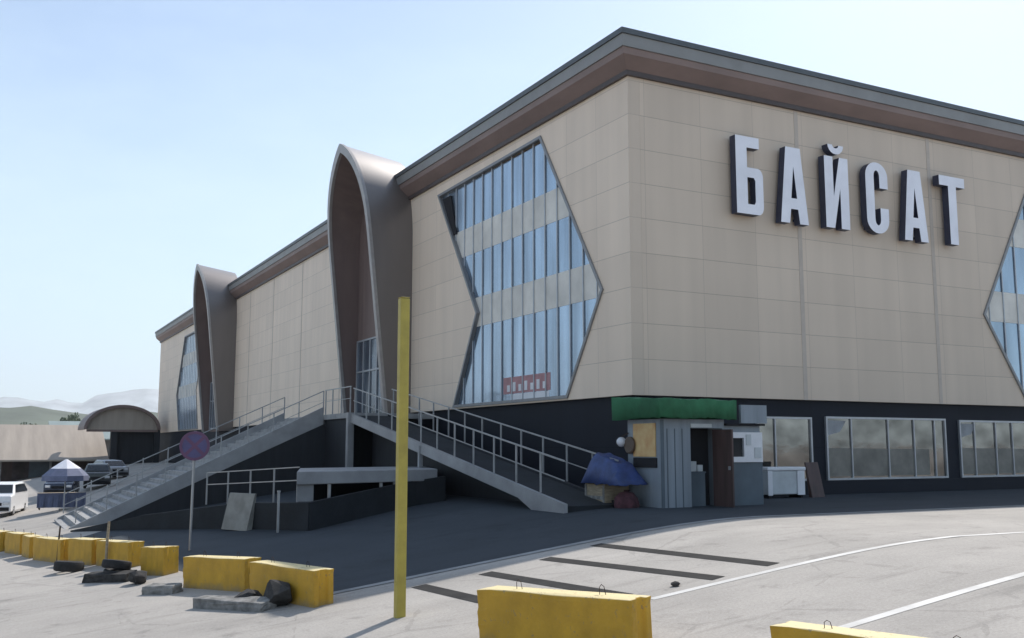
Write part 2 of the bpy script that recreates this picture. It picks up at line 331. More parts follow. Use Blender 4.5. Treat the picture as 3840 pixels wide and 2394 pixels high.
# ------------------------------------------------------------------ setting: ground
def axis_pts(lo, hi, step, far):
    a = [lo + i * step for i in range(int((hi - lo) / step) + 1)]
    d = step; v = a[0]
    while v > -far: d *= 1.5; v -= d; a.insert(0, v)
    d = step; v = a[-1]
    while v < far: d *= 1.5; v += d; a.append(v)
    return a
def sheet(name, xs, ys, dz, m, keep=None):
    b = MB(); vs = {}
    for i, x in enumerate(xs):
        for j, y in enumerate(ys): vs[i, j] = b.bm.verts.new((x, y, G(x, y) + dz))
    for i in range(len(xs) - 1):
        for j in range(len(ys) - 1): b.face([vs[i, j], vs[i + 1, j], vs[i + 1, j + 1], vs[i, j + 1]])
    return tag(b.build(name, m, smooth=True), kind='structure')
sheet('ground', axis_pts(-34, 14, .75, 5500), axis_pts(-30, 60, .75, 5500), 0, M['ground'])
def ribbon(name, pts, wd, dz, m, n=40):                # a strip painted along a line on the ground
    b = MB(); L, Rr = [], []
    pts = [Vector(p) for p in pts]; seg = []
    for i in range(n + 1):
        f = i / n * (len(pts) - 1); k = min(int(f), len(pts) - 2); seg.append(pts[k].lerp(pts[k + 1], f - k))
    for i, p in enumerate(seg):
        d = (seg[min(i + 1, n)] - seg[max(i - 1, 0)]).normalized(); u = Vector((-d.y, d.x)) * wd / 2
        for lst, q in ((L, p + u), (Rr, p - u)): lst.append(b.bm.verts.new((q.x, q.y, G(q.x, q.y) + dz)))
    for i in range(n): b.face([L[i], L[i + 1], Rr[i + 1], Rr[i]])
    return tag(b.build(name, m), kind='structure')
# dark asphalt apron along both walls, widened at the left to paint in shade, a flush kerb line at its edge
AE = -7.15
def shade_edge_x(y):                                          # asphalt carried out to the block row; its dark colour there paints shade
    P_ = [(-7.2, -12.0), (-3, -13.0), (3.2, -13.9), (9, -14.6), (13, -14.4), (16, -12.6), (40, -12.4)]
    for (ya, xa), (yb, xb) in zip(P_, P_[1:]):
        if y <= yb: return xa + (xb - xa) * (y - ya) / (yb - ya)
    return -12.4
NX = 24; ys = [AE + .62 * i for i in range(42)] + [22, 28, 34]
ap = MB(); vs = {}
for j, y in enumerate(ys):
    row = [shade_edge_x(y) + (-.2 - shade_edge_x(y)) * i / NX for i in range(NX + 1)] + [2, 6, 12, 20, 35, 60]
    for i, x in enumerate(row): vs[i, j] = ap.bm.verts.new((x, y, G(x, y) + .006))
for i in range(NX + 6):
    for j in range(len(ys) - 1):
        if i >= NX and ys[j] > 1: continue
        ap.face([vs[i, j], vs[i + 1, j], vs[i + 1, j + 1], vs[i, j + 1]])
tag(ap.build('asphalt_shade_apron', M['asphalt'], smooth=True), kind='structure')
ribbon('kerb_line', [(-12.2, AE - .12), (30, AE - .12)], .22, .012, M['kerb'], 60)
ribbon('road_marking', [(-8.6, -12.8), (2.5, -12.95)], .15, .005, M['paint'], 40)
ribbon('road_marking', [(-8.6, -16.15), (6, -15.85)], .16, .005, M['paint'], 40)
for a, c in (((-6.35, -7.75), (-5.9, -12.5)), ((-7.75, -8.1), (-7.1, -12.55)), ((-9.15, -8.3), (-8.7, -12.3)), ((-10.45, -8.2), (-10.2, -11.3))):
    ribbon('drain_strip', [a, c], .30, .006, M['strip'], 14)

# ------------------------------------------------------------------ the mall
mall = thing('shopping_mall', 'large beige panelled mall with dark plinth, brown arches and overhanging grey eaves', 'building', (0, 0, 0))
ZB, ZT, LEN, WID = 3.2, 13.4, 93.5, 46
chevL = [(5.64, 12.95), (1.60, 6.70), (3.85, 3.2), (13.1, 3.2), (10.93, 7.05), (14.9, 12.82)]
chevF = [(78.0, 12.6), (81.5, 6.9), (79.5, 3.2), (69.5, 3.2), (71.0, 6.9), (67.5, 12.6)]
chevR = [(20.0, 12.6), (16.58, 6.73), (18.9, 3.2), (28, 3.2), (25.8, 6.75), (29.2, 12.4)]
def lift(lp): return [(a, max(b, ZB + .001) if b > ZB + .01 else ZB + .12) for a, b in lp]
chevL, chevF, chevR = lift(chevL), lift(chevF), lift(chevR)
WT = .45
toL = lambda a, b, d: (d, a, b)             # side wall plane, depth goes inwards (+X)
toR = lambda a, b, d: (a, d, b)             # front wall plane, depth goes inwards (+Y)
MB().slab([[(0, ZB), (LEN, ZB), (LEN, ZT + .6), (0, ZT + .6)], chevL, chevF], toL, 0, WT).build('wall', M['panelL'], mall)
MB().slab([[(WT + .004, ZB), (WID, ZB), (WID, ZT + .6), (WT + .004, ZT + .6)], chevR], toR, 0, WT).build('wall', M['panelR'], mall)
b = MB(); b.box(WID - .4, WID, WT + .01, LEN - .5, -.3, ZT + .6); b.build('wall', M['panelL'], mall)
b = MB(); b.box(WT + .01, WID, LEN - .45, LEN, -.3, ZT + .6); b.build('wall', M['panelR'], mall)
for s in (7.14, 13.87, 34, 41): MB().box(s - .09, s + .09, -.010, -.003, ZB, ZT).build('joint_strip', M['joint'], mall)
for s in (28.6, 36.5, 43.6, 50.5, 63.5): MB().box(-.010, -.003, s - .06, s + .06, ZB, ZT).build('joint_strip', M['joint'], mall)
# plinth set back under the cladding
PB = .16
MB().box(PB, PB + .3, PB, LEN, -3, ZB).build('plinth', M['plinthL'], mall)
MB().box(PB + .3, WID, PB, PB + .3, -.3, ZB).build('plinth', M['plinth'], mall)
MB().box(PB + .32, WID, PB - .10, PB - .002, -.2, .46).build('plinth_base', M['plinth'], mall)
# eaves: profile (distance out, height) swept along both walls, mitred at the corner
def eave(name, prof, m):
    b = MB(); rings = []
    for f in (lambda p: (-p, LEN + p), lambda p: (-p, -p), lambda p: (WID, -p)):
        rings.append([b.bm.verts.new((*f(p), z)) for p, z in prof])
    n = len(prof)
    for a, c in zip(rings, rings[1:]):
        for i in range(n): j = (i + 1) % n; b.face([a[i], a[j], c[j], c[i]])
    b.face(rings[0]); b.face(rings[-1][::-1])
    return b.build(name, m, mall)
eave('flashing', [(.62, 14.52), (.62, 14.70), (-.3, 14.74), (-.3, 14.56)], M['fascia_top'])
eave('fascia', [(.55, 14.13), (.57, 14.515), (-.2, 14.515), (-.2, 14.13)], M['fascia'])
eave('cornice', [(.10, 13.56), (.46, 13.92), (.50, 14.125), (-.1, 14.125), (-.1, 13.56)], M['cornice'])
eave('eave_shadow_strip', [(.004, 13.40), (.12, 13.40), (.12, 13.555), (.004, 13.555)], M['eave_shadow'])  # dark strip painted in for the shadow line under the cornice
MB().box(.2, WID - .1, .2, LEN - .1, 14.1, 14.5).build('roof', M['roofing'], mall)

def clip(poly, z0, z1):
    for z, sgn in ((z0, 1), (z1, -1)):
        out = []
        for i in range(len(poly)):
            a, c = poly[i], poly[(i + 1) % len(poly)]
            ia, ic = (a[1] - z) * sgn >= 0, (c[1] - z) * sgn >= 0
            if ia: out.append(a)
            if ia != ic:
                t = (z - a[1]) / (c[1] - a[1]); out.append((a[0] + t * (c[0] - a[0]), z))
        poly = out
        if not poly: return []
    return poly
def spans(poly, u):                                     # vertical extents of the outline at position u
    zs = []
    for i in range(len(poly)):
        a, c = poly[i], poly[(i + 1) % len(poly)]
        if (a[0] - u) * (c[0] - u) < 0: zs.append(a[1] + (u - a[0]) / (c[0] - a[0]) * (c[1] - a[1]))
    zs.sort(); return list(zip(zs[::2], zs[1::2]))
def chevron(poly, to3, dark_corner=None, step=.86):
    fr = MB(); cx = sum(p[0] for p in poly) / 6
    root = None
    n = len(poly)
    def inset(k):
        out = []
        for i in range(n):
            p0, p, p1 = Vector(poly[i - 1]), Vector(poly[i]), Vector(poly[(i + 1) % n])
            d0, d1 = (p - p0).normalized(), (p1 - p).normalized()
            ar = sum(poly[q][0] * poly[(q + 1) % n][1] - poly[(q + 1) % n][0] * poly[q][1] for q in range(n))
            sg = 1 if ar > 0 else -1
            n0, n1 = Vector((-d0.y, d0.x)) * sg, Vector((-d1.y, d1.x)) * sg
            bis = (n0 + n1); bis = bis / max(.2, bis.dot(n0)); out.append(tuple(p + bis * k))
        return out
    root = fr.slab([inset(-.06), inset(.05)], to3, -.06, .10).build('chevron_window', M['chev_frame'], mall)
    inn = inset(.045)
    g = MB(); sp = MB()
    for z0, z1 in ((3.2, 6.5), (7.72, 9.62), (10.82, 12.8)):
        q = clip(inn, z0, z1)
        if q: g.slab([q], to3, .11, .15)
    for z0, z1 in ((6.505, 7.715), (9.625, 10.815)):
        q = clip(inn, z0, z1)
        if q: sp.slab([q], to3, .10, .16)
    g.build('glass', M['cw_glass'], root); sp.build('spandrel', M['cw_span'], root)
    mu = MB(); lo, hi = min(p[0] for p in inn), max(p[0] for p in inn); u = lo + .4; kk = 0
    while u < hi - .2:
        for z0, z1 in spans(inn, u):
            wd = .024
            c = [to3(u - wd, z0, .062), to3(u + wd, z0, .062), to3(u + wd, z0, .098), to3(u - wd, z0, .098)]
            mu.hexa(c, [(x, y, z + (z1 - z0)) for x, y, z in c])
        u += step
    mu.build('mullions', M['mullion'], root)
    if dark_corner:
        MB().slab([dark_corner], to3, .03, .09).build('dark_pane', M['black'], root)
    return root
cl = chevron(chevL, toL, [(14.6, 12.60), (13.75, 12.60), (13.1, 10.75), (13.45, 10.75)])
chevron(chevF, toL); chevron(chevR, toR)
# red and white shop banner inside the foot of the corner chevron
bn = MB().box(.10, .15, 5.2, 8.8, 3.62, 4.25).build('banner', mat('red_banner', (.46, .24, .25), .6), cl)
b = MB()
for i in range(7): b.box(.088, .098, 5.5 + i * .46, 5.72 + i * .46, 3.70, 3.95 + .1 * (i % 2))
b.box(.10, .15, 5.3, 8.2, 3.36, 3.60)
b.build('banner_stripe', M['white'], bn)

# arched portals: shells leaning out of the side wall
def arch_prof(half, z0, zs, za, n=14):
    pts = [(half, z0), (half, (z0 + zs) / 2), (half, zs)]
    for i in range(1, n):
        u = math.sin(i / n * math.pi / 2) ** .9; pts.append((half * (1 - u ** 2.8) ** .82, zs + u * (za - zs)))
    return pts + [(0, za)] + [(-a, z) for a, z in reversed(pts)]
def portal(tc_, door):
    out, inn = arch_prof(3.0, 2.9, 11.2, 16.5), arch_prof(2.80, 2.9, 11.1, 16.1)
    pf = lambda z: -(1.22 + .11 * (z - 3.05))
    b = MB()
    def ring(pr, off=0, back=None): return [b.bm.verts.new((back if back is not None else pf(z) + off, tc_ + a, z if back is None else 3 + (z - 3) * .965)) for a, z in pr]
    of, ob, inf, inb = ring(out), ring(out, back=.35), ring(inn), ring(inn, back=-.02)
    for i in range(len(out) - 1):
        b.mi = 0; b.face([of[i], of[i + 1], ob[i + 1], ob[i]])
        b.mi = 1; b.face([inf[i], inf[i + 1], inb[i + 1], inb[i]])
    sh = b.build('arch_portal', [M['arch'], M['arch_in']], mall, smooth=True)
    b = MB()
    def ring2(pr, off, k): return [b.bm.verts.new((pf(z) + off, tc_ + a * k, z + (.04 if k > 1 else -.03))) for a, z in pr]
    r0, r1, r2, r3 = ring2(out, -.05, 1.01), ring2(inn, -.05, .985), ring2(out, .10, 1.01), ring2(inn, .10, .985)
    for i in range(len(out) - 1):
        b.face([r0[i], r0[i + 1], r1[i + 1], r1[i]]); b.face([r0[i], r0[i + 1], r2[i + 1], r2[i]]); b.face([r1[i], r1[i + 1], r3[i + 1], r3[i]]); b.face([r2[i], r2[i + 1], r3[i + 1], r3[i]])
    b.build('rim', M['rim'], sh, smooth=True)
    MB().slab([[(tc_ + a * .998, z) for a, z in inn]], toL, -.64, -.60).build('back_panel', M['arch_in'], sh)
    dr = MB().box(-.74, -.66, tc_ - 2.5, tc_ + 2.5, 3.06, 7.0).build('door', M['glassD'], sh)
    f = MB()
    for k in range(6): f.box(-.80, -.745, tc_ - 2.5 + k * .98, tc_ - 2.42 + k * .98, 3.06, 7.0)
    for z in (3.10, 5.35, 6.92): f.box(-.79, -.748, tc_ - 2.42, tc_ + 2.40, z, z + .08)
    f.build('frame', M['alu'], dr)
    return sh
portal(21.0, True); portal(58.0, True)

# shop windows in the front plinth
def shop_window(x0, x1, z0, z1, bars):
    y = PB
    fr = MB(); t = .07
    fr.slab([[(x0, z0), (x1, z0), (x1, z1), (x0, z1)], [(x0 + t, z0 + t), (x1 - t, z0 + t), (x1 - t, z1 - t), (x0 + t, z1 - t)]], toR, y - .09, y - .004)
    for f in bars: u = x0 + (x1 - x0) * f; fr.box(u - .025, u + .025, y - .075, y - .026, z0 + t, z1 - t)
    r = fr.build('shop_window', M['alu'], mall)
    MB().box(x0 + t - .01, x1 - t + .01, y - .024, y - .008, z0 + t - .01, z1 - t + .01).build('pane', M['shop_glass'], r)
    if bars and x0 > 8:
        MB().slab([[(x0 + .12, z1 - .65), (x0 + .7, z1 - .52), (x0 + 1.0, z1 - .14), (x0 + .12, z1 - .12)]], toR, y - .03, y - .026).build('sky_reflection', M['sky_reflection'], r)  # pale patch painted as sky mirrored in the pane
        MB().slab([[(x0 + .12, z0 + .12), (x1 - .9, z0 + .12), (x1 - .9, z0 + 1.05), (x0 + .12, z0 + 1.10)]], toR, y - .0275, y - .0255).build('ground_reflection', M['ground_reflect'], r)  # tan band painted as sunlit ground mirrored in the pane
shop_window(5.0, 7.45, .48, 2.62, (.33,)); shop_window(8.1, 14.15, .48, 2.66, (.2, .5, .72, .9)); shop_window(14.9, 21.0, .48, 2.62, (.14, .34, .5, .75)); shop_window(21.7, 27.5, .48, 2.62, (.25, .5, .75))

# raised letters
sg = thing('letter_sign', 'big raised white block letters with navy sides high on the front wall', 'sign', (4.5, -.05, 9.3))
def rect(x0, x1, y0, y1): return [(x0, y0), (x1, y0), (x1, y1), (x0, y1)]
def arc(cx, cy, rx, ry, a0, a1, n=10): return [(cx + rx * math.cos(R(a0 + (a1 - a0) * i / n)), cy + ry * math.sin(R(a0 + (a1 - a0) * i / n))) for i in range(n + 1)]
S = .48
def gl_B(w, h):
    o = [(0, 0), (w - .22, 0)] + arc(w - .22, .3, .22, .3, -90, 0, 5)[1:] + arc(w - .22, h * .6 - .3, .22, .3, 0, 90, 5) + [(S, h * .6), (S, h - .38), (w * .88, h - .38), (w * .88, h), (0, h)]
    i = [(S, .34), (w - .40, .34), (w - .34, .44), (w - .34, h * .6 - .44), (w - .40, h * .6 - .34), (S, h * .6 - .34)]
    return [o, i]
def gl_A(w, h):
    c = w / 2
    o = [(0, 0), (.40, 0), (.47, .50), (w - .47, .50), (w - .40, 0), (w, 0), (c + .33, h), (c - .33, h)]
    return [o, [(.50, .88), (w - .50, .88), (c, h - .66)]]
def gl_I(w, h):
    return [[(0, 0), (.41, 0), (w - .41, h * .56), (w - .41, 0), (w, 0), (w, h), (w - .41, h), (.41, h * .44), (.41, h), (0, h)]]
def gl_C(w, h):
    c = w / 2; rx = c; ry = .52; t = .42
    o = arc(c, h - ry, rx, ry, 0, 180, 12) + arc(c, ry, rx, ry, 180, 360, 12) + [(w, h * .36), (w - t, h * .36)] + [(x, y) for x, y in arc(c, ry, rx - t, ry - .30, 360, 180, 8)] + arc(c, h - ry, rx - t, ry - .30, 180, 0, 8) + [(w - t, h * .64), (w, h * .64)]
    return [o]
def gl_T(w, h):
    c = w / 2
    return [[(c - .22, 0), (c + .22, 0), (c + .22, h - .38), (w, h - .38), (w, h), (0, h), (0, h - .38), (c - .22, h - .38)]]
for fn, x, z, wd, h in ((gl_B, 4.02, 9.30, 1.16, 2.66), (gl_A, 5.93, 9.19, 1.26, 2.68), (gl_I, 8.02, 9.23, 1.14, 2.58), (gl_C, 10.02, 9.25, 1.12, 2.64), (gl_A, 11.92, 9.16, 1.26, 2.68), (gl_T, 13.92, 9.23, 1.42, 2.64)):
    loops = [[(x + a, z + c) for a, c in lp] for lp in fn(wd, h)]
    b = MB(); b.slab(loops, toR, -.40, -.12, 1)
    if fn is gl_I: b.slab([[(x + a, z + c) for a, c in arc(wd / 2, h + .44, .38, .34, 180, 360, 10) + arc(wd / 2, h + .44, .15, .12, 360, 180, 8)]], toR, -.40, -.12, 1)
    for u in (.25, .75): b.mi = 1; b.box(x + wd * u - .05, x + wd * u + .05, -.121, -.0, z + h * (.06 if fn is not gl_T else .9), z + h * (.06 if fn is not gl_T else .9) + .08)
    b.build('letter', [M['letter'], M['letter_side']], sg)

# ------------------------------------------------------------------ entrance stair, landing and ramp
st = thing('entrance_staircase', 'wide outdoor stair, landing and ramp with grey sides leading to the nearer arch', 'staircase', (-4, 16, 0))
Y0, Y1, X0, X1, ZL = 18.5, 25.2, -4.0, -14.4, 3.05
ZE = G(X1, 20) + .02
MB().box(-4.0, -.2, 14.9, 25.2, ZL - .22, ZL).build('landing', M['tread'], st)
N = 26; b = MB()
for i in range(N):
    xa = X0 + (X1 - X0) * i / N; xb = X0 + (X1 - X0) * (i + 1) / N; z = ZL - (ZL - ZE) * (i + 1) / N
    b.box(xb - .03, xa, Y0 + .13, Y1 - .13, z - .06, z); b.box(xa - .05, xa - .005, Y0 + .13, Y1 - .13, z + .002, z + (ZL - ZE) / N - .062)
b.build('steps', M['tread'], st)
def stringer(y, lo, hi, name, m):
    q = [(X0, ZL + hi), (X1 + .1, ZE + .06), (X1 + .1, ZE + lo), (X0, ZL + lo)]
    return MB().slab([q], lambda a, c, d: (a, d, c), y, y + .12).build(name, m, st)
stringer(Y0, -.42, .36, 'stringer', M['ltgrey']); stringer(Y1 - .12, -.42, .30, 'stringer', M['ltgrey'])
q = [(-.3, ZL - .23), (X0, ZL - .43), (X1 + .9, ZE - .02), (X1 + .9, ZE - .6), (-.3, -2.2)]
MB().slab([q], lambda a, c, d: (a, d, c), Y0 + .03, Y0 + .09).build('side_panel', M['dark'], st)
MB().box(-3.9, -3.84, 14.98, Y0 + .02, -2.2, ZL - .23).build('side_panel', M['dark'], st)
RA, RB = (-4.0, 14.9, 2.93), (-4.0, -2.5, .06)
def rz(y): return RB[2] + (RA[2] - RB[2]) * (y - RB[1]) / (RA[1] - RB[1])
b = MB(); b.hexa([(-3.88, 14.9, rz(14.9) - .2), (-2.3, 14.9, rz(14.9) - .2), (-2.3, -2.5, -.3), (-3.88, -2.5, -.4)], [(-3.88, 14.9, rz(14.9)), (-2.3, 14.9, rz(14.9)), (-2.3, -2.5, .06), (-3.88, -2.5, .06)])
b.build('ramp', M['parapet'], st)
for x, m_ in ((-4.0, M['ltgrey']), (-2.3, M['dark'])):
    MB().slab([[(14.9, rz(14.9) + .10), (-2.55, rz(-2.5) + .06), (-2.55, -.4), (-1.0, -.20), (0, rz(0) - .29), (14.9, rz(14.9) - .27)]], lambda a, c, d: (d, a, c), x, x + .12).build('stringer', m_, st)
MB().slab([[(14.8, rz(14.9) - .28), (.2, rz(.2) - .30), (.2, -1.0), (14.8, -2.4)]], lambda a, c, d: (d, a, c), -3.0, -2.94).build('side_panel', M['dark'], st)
MB().box(-4.12, -3.86, 14.72, 14.98, -2.6, ZL).build('pillar', M['ltgrey'], st)
MB().box(-4.04, -3.90, 7.2, 7.34, -1.2, rz(7.2)).build('pillar', M['ltgrey'], st)
def post(p, h): MB().box(p[0] - .022, p[0] + .022, p[1] - .022, p[1] + .022, p[2], p[2] + h).build('post', M['rail'], st)
def rail(a, c, hs):
    for h in hs: MB().bar((a[0], a[1], a[2] + h), (c[0], c[1], c[2] + h), .04 if h > .9 else .024).build('handrail', M['rail'], st)
for x, h0 in ((-3.94, .1), (-2.24, .1)):
    for i in range(13):
        y = 14.4 - i * 1.42
        if y < -2.5: break
        post((x, y, rz(y) + h0), 1.08)
    rail((x, 14.6, rz(14.6)), (x, -2.5, rz(-2.5)), (1.18, .66))
for y in (Y0 + .06, Y1 - .06):
    for i in range(10):
        f = i / 9.3; post((X0 + (X1 - X0) * f, y, ZL + (ZE - ZL) * f + .1), .98)
    rail((X0, y, ZL), (X1 + .3, y, ZE + .03), (1.08, .58))
rail((X0 + .06, 14.9, ZL), (X0 + .06, Y0, ZL), (1.1, .6))
for y in (15.0, 16.2, 17.4, 18.4): post((X0 + .06, y, ZL), 1.1)

# ------------------------------------------------------------------ basement entrance: parapet and low canopy
bp_ = thing('basement_parapet', 'low dark parapet wall round the basement stairwell beneath the stair', 'wall', (-9.2, 2.8, 0))
path = [(-14.25, 16.8), (-12.4, 12.2), (-10.3, 6.6), (-9.2, 2.85), (-5.2, 4.8), (-4.15, 4.95)]
b = MB(); hts = [.05, .50, .80, .80, .80, .80]
for (ax, ay), (bx_, by), ha, hb in zip(path, path[1:], hts, hts[1:]):
    d = (Vector((bx_, by)) - Vector((ax, ay))).normalized(); u = Vector((-d.y, d.x)) * .1
    e = d * .07
    c = [Vector((ax, ay)) - u - e, Vector((bx_, by)) - u + e * .9, Vector((bx_, by)) + u + e * .9, Vector((ax, ay)) + u - e]
    b.hexa([(p.x, p.y, G(p.x, p.y) - .5) for p in c], [(p.x, p.y, G(p.x, p.y) + hh) for p, hh in zip(c, (ha, hb, hb, ha))])
b.build('wall', M['parapet'], bp_)
cp = thing('basement_canopy', 'low flat grey canopy on thin posts over the basement entrance', 'canopy', (-7, 5, 0))
fA, fB = Vector((-9.45, 3.4)), Vector((-4.35, 4.9)); back = Vector((1.5, 4.9))
q = [fA, fB, fB + back, fA + back]
b = MB(); b.hexa([(p.x, p.y, .52) for p in q], [(p.x, p.y, .90) for p in q]); b.build('roof', M['ltgrey'], cp, bevel=.02)
for f in (.22, .58, .68, .93, .99):
    p = fA.lerp(fB, f) + Vector((.0, .12)); MB().box(p.x - .04, p.x + .04, p.y - .04, p.y + .04, G(p.x, p.y) - .2, .519).build('post', M['rail'], cp)
MB().hexa([(-9.40, 3.52, -.25), (-8.85, 3.70, -.25), (-8.85, 3.76, -.25), (-9.40, 3.58, -.25)], [(-9.40, 3.52, .518), (-8.85, 3.70, .518), (-8.85, 3.76, .518), (-9.40, 3.58, .518)]).build('side_panel', M['ltgrey'], cp)
bk = [fA + back * .9, fB + back * .9]
MB().hexa([(bk[0].x, bk[0].y, -2), (bk[1].x, bk[1].y, -2), (bk[1].x, bk[1].y + .1, -2), (bk[0].x, bk[0].y + .1, -2)], [(bk[0].x, bk[0].y, .518), (bk[1].x, bk[1].y, .518), (bk[1].x, bk[1].y + .1, .518), (bk[0].x, bk[0].y + .1, .518)]).build('back_panel', M['dark'], cp)
rl = thing('stairwell_railing', 'short grey tube railing on the dark stairwell parapet', 'railing', (-10.2, 6.2, 0))
ra, rb_ = Vector((-11.0, 8.4)), Vector((-9.35, 3.5))
for h in (.62, 1.0): MB().bar((ra.x, ra.y, G(*ra) + .8 + h), (rb_.x, rb_.y, G(*rb_) + .8 + h), .032).build('handrail', M['rail'], rl)
for f in (0, .25, .5, .75):
    p = ra.lerp(rb_, f); MB().box(p.x - .022, p.x + .022, p.y - .022, p.y + .022, G(p.x, p.y) + .78, G(p.x, p.y) + 1.8).build('post', M['rail'], rl)
b = MB(); g0 = G(-10.4, 6.4)
b.hexa([(-10.85, 6.75, g0), (-10.35, 5.55, g0), (-10.15, 5.63, g0), (-10.65, 6.83, g0)], [(-10.62, 6.75, g0 + 1.12), (-10.12, 5.55, g0 + 1.12), (-10.05, 5.6, g0 + 1.12), (-10.55, 6.8, g0 + 1.12)])
tag(b.build('leaning_board', mat('pale_board', (.30, .29, .26), .8, 0, .15, 2), bevel=.015), 'pale grey board leaning against the dark stairwell parapet', 'board')
tag(MB().box(-9.93, -9.87, 3.6, 3.66, G(-9.9, 3.6) - .1, G(-9.9, 3.6) + 1.15).box(-9.94, -9.86, 3.59, 3.67, G(-9.9, 3.6) + 1.151, G(-9.9, 3.6) + 1.20).build('thin_post', M['rail']), 'thin grey post standing before the dark stairwell parapet', 'post')

# ------------------------------------------------------------------ kiosks at the corner
kx0, kx1, ky0, ky1, kz = -1.6, .55, -3.6, -2.05, 2.36
k = thing('kiosk', 'grey metal corner kiosk with open dark doorway and yellow poster on its side', 'kiosk', (-.5, -2.8, 0))
b = MB(); t = .06
b.box(kx0, kx0 + t, ky0, ky1, -.12, kz); b.box(kx1 - t, kx1, ky0, ky1, -.05, kz); b.box(kx0 + t, kx1 - t, ky1 - t, ky1, -.12, kz)
b.box(kx0 + t, -.62, ky0, ky0 + t, -.12, kz); b.box(-.62, kx1 - t, ky0, ky0 + t, 2.12, kz); b.box(kx0 + t, kx1 - t, ky0 + t, ky1 - t, kz - .05, kz)
b.build('wall', M['kiosk'], k)
b = MB(); b.box(kx0 - .02, kx0 + .08, ky0 - .025, ky0 - .002, -.1, kz - .02)
for x in (-1.40, -1.15, -.90): b.box(x - .012, x + .012, ky0 - .014, ky0 - .002, 0, 2.1)
b.build('ribs', M['kiosk_dk'], k)
d = MB().box(.12, .17, ky0 - .82, ky0 - .01, .02, 2.08).build('door', M['brown'], k); MB().box(.09, .118, ky0 - .75, ky0 - .68, 1.0, 1.1).build('handle', M['alu'], d)
MB().box(-.61, .48, ky0 + .62, ky0 + .66, -.02, 2.28).build('doorway_shade_sheet', M['black'], k)  # black sheet set close behind the doorway to paint its shade
MB().box(-.60, .05, -3.35, -3.0, 0, .9).box(-.605, .07, -3.37, -2.99, .901, .94).build('counter', M['kiosk_dk'], k)
MB().box(-.45, -.2, -3.3, -3.05, .945, 1.22).box(-.15, .03, -3.28, -3.08, .945, 1.12).build('goods', M['whiteblue'], k)
MB().box(-.62, .1, ky0 - .03, ky0 - .003, 2.14, 2.24).build('lamp_strip', M['whiteblue'], k)
MB().box(kx0 - .03, kx0 - .004, -3.38, -2.35, 1.35, 2.25).build('poster', M['poster'], k)
MB().box(kx0 - .035, kx0 - .004, -3.42, -2.35, 1.06, 1.32).build('notice_strip', M['black'], k)
# sagging green canvas over both kiosks
def canvas():
    b = MB(); nx, ny = 26, 12; x0, x1, y0, y1 = kx0 - .30, .72, ky0 - .35, ky1 + .35; g = {}
    rnd = random.Random(3)
    for i in range(nx + 1):
        for j in range(ny + 1):
            x = x0 + (x1 - x0) * i / nx; y = y0 + (y1 - y0) * j / ny
            z = 2.88 + .02 * math.sin(i * .5) * math.cos(j * .8) + rnd.uniform(-.015, .015) + .12 * (j / ny)
            g[i, j] = b.bm.verts.new((x, y, z))
    for i in range(nx):
        for j in range(ny): b.face([g[i, j], g[i + 1, j], g[i + 1, j + 1], g[i, j + 1]])
    edge = [(i, 0) for i in range(nx + 1)] + [(nx, j) for j in range(1, ny + 1)] + [(i, ny) for i in range(nx - 1, -1, -1)] + [(0, j) for j in range(ny - 1, 0, -1)]
    low = []
    for n_, e in enumerate(edge):
        v = g[e].co; low.append(b.bm.verts.new((v.x + rnd.uniform(-.025, .025), v.y + rnd.uniform(-.025, .025), 2.38 + .015 * math.sin(n_ * .45) + rnd.uniform(-.025, .02))))
    for n_ in range(len(edge)): m_ = (n_ + 1) % len(edge); b.face([g[edge[n_]], g[edge[m_]], low[m_], low[n_]])
    o = b.build('canopy', M['green'], k, smooth=True)
    s = o.modifiers.new('thick', 'SOLIDIFY'); s.thickness = .02
canvas()
k2 = thing('counter_kiosk', 'narrow slate kiosk with white framed serving window beside the open doorway', 'kiosk', (1.25, -2.8, 0))
MB().box(.62, 1.95, -3.55, -2.1, -.05, 1.18).build('base', M['kiosk_dk'], k2, bevel=.01)
fr = MB().slab([[(.56, 1.19), (1.92, 1.19), (1.92, 2.02), (.56, 2.02)], [(.84, 1.34), (1.25, 1.34), (1.25, 1.86), (.84, 1.86)]], toR, -3.60, -3.50).build('window_frame', M['white'], k2)
MB().box(.83, 1.26, -3.53, -3.515, 1.33, 1.87).build('pane', M['glass'], k2)
MB().box(.64, 1.93, -3.49, -2.1, 1.185, 2.20).build('wall', M['kiosk'], k2)
MB().box(1.32, 1.50, -3.615, -3.605, 1.66, 1.96).box(1.62, 1.86, -3.615, -3.605, 1.30, 1.60).build('notice', M['whiteblue'], k2)
MB().box(.60, 1.98, -3.66, -2.05, 2.205, 2.26).build('roof', M['black'], k2)
MB().box(1.08, 2.02, -3.70, -3.62, 2.27, 2.78).build('sign_board', M['kiosk'], k2)
lm = MB().lathe([(.001, -.14), (.07, -.12), (.13, -.05), (.14, 0), (.13, .06), (.07, .12), (.001, .14)], (-1.75, -1.95, 1.75), 16).build('wall_lamp', M['white'], smooth=True)
tag(lm, 'white globe lamp on the left edge of the grey kiosk', 'lamp'); MB().bar((-1.75, -1.95, 1.89), (-1.61, -2.1, 2.0), .03).build('bracket', M['steel_dark'], lm)
tag(MB().lathe([(.001, -.05), (.20, -.05), (.24, -.02), (.24, .02), (.001, .03)], (-1.68, -2.25, 1.66), 20, 'x').build('round_plaque', mat('brown_disc', (.12, .085, .06), .6)), 'brown round plaque between the globe lamp and the yellow poster', 'plaque')
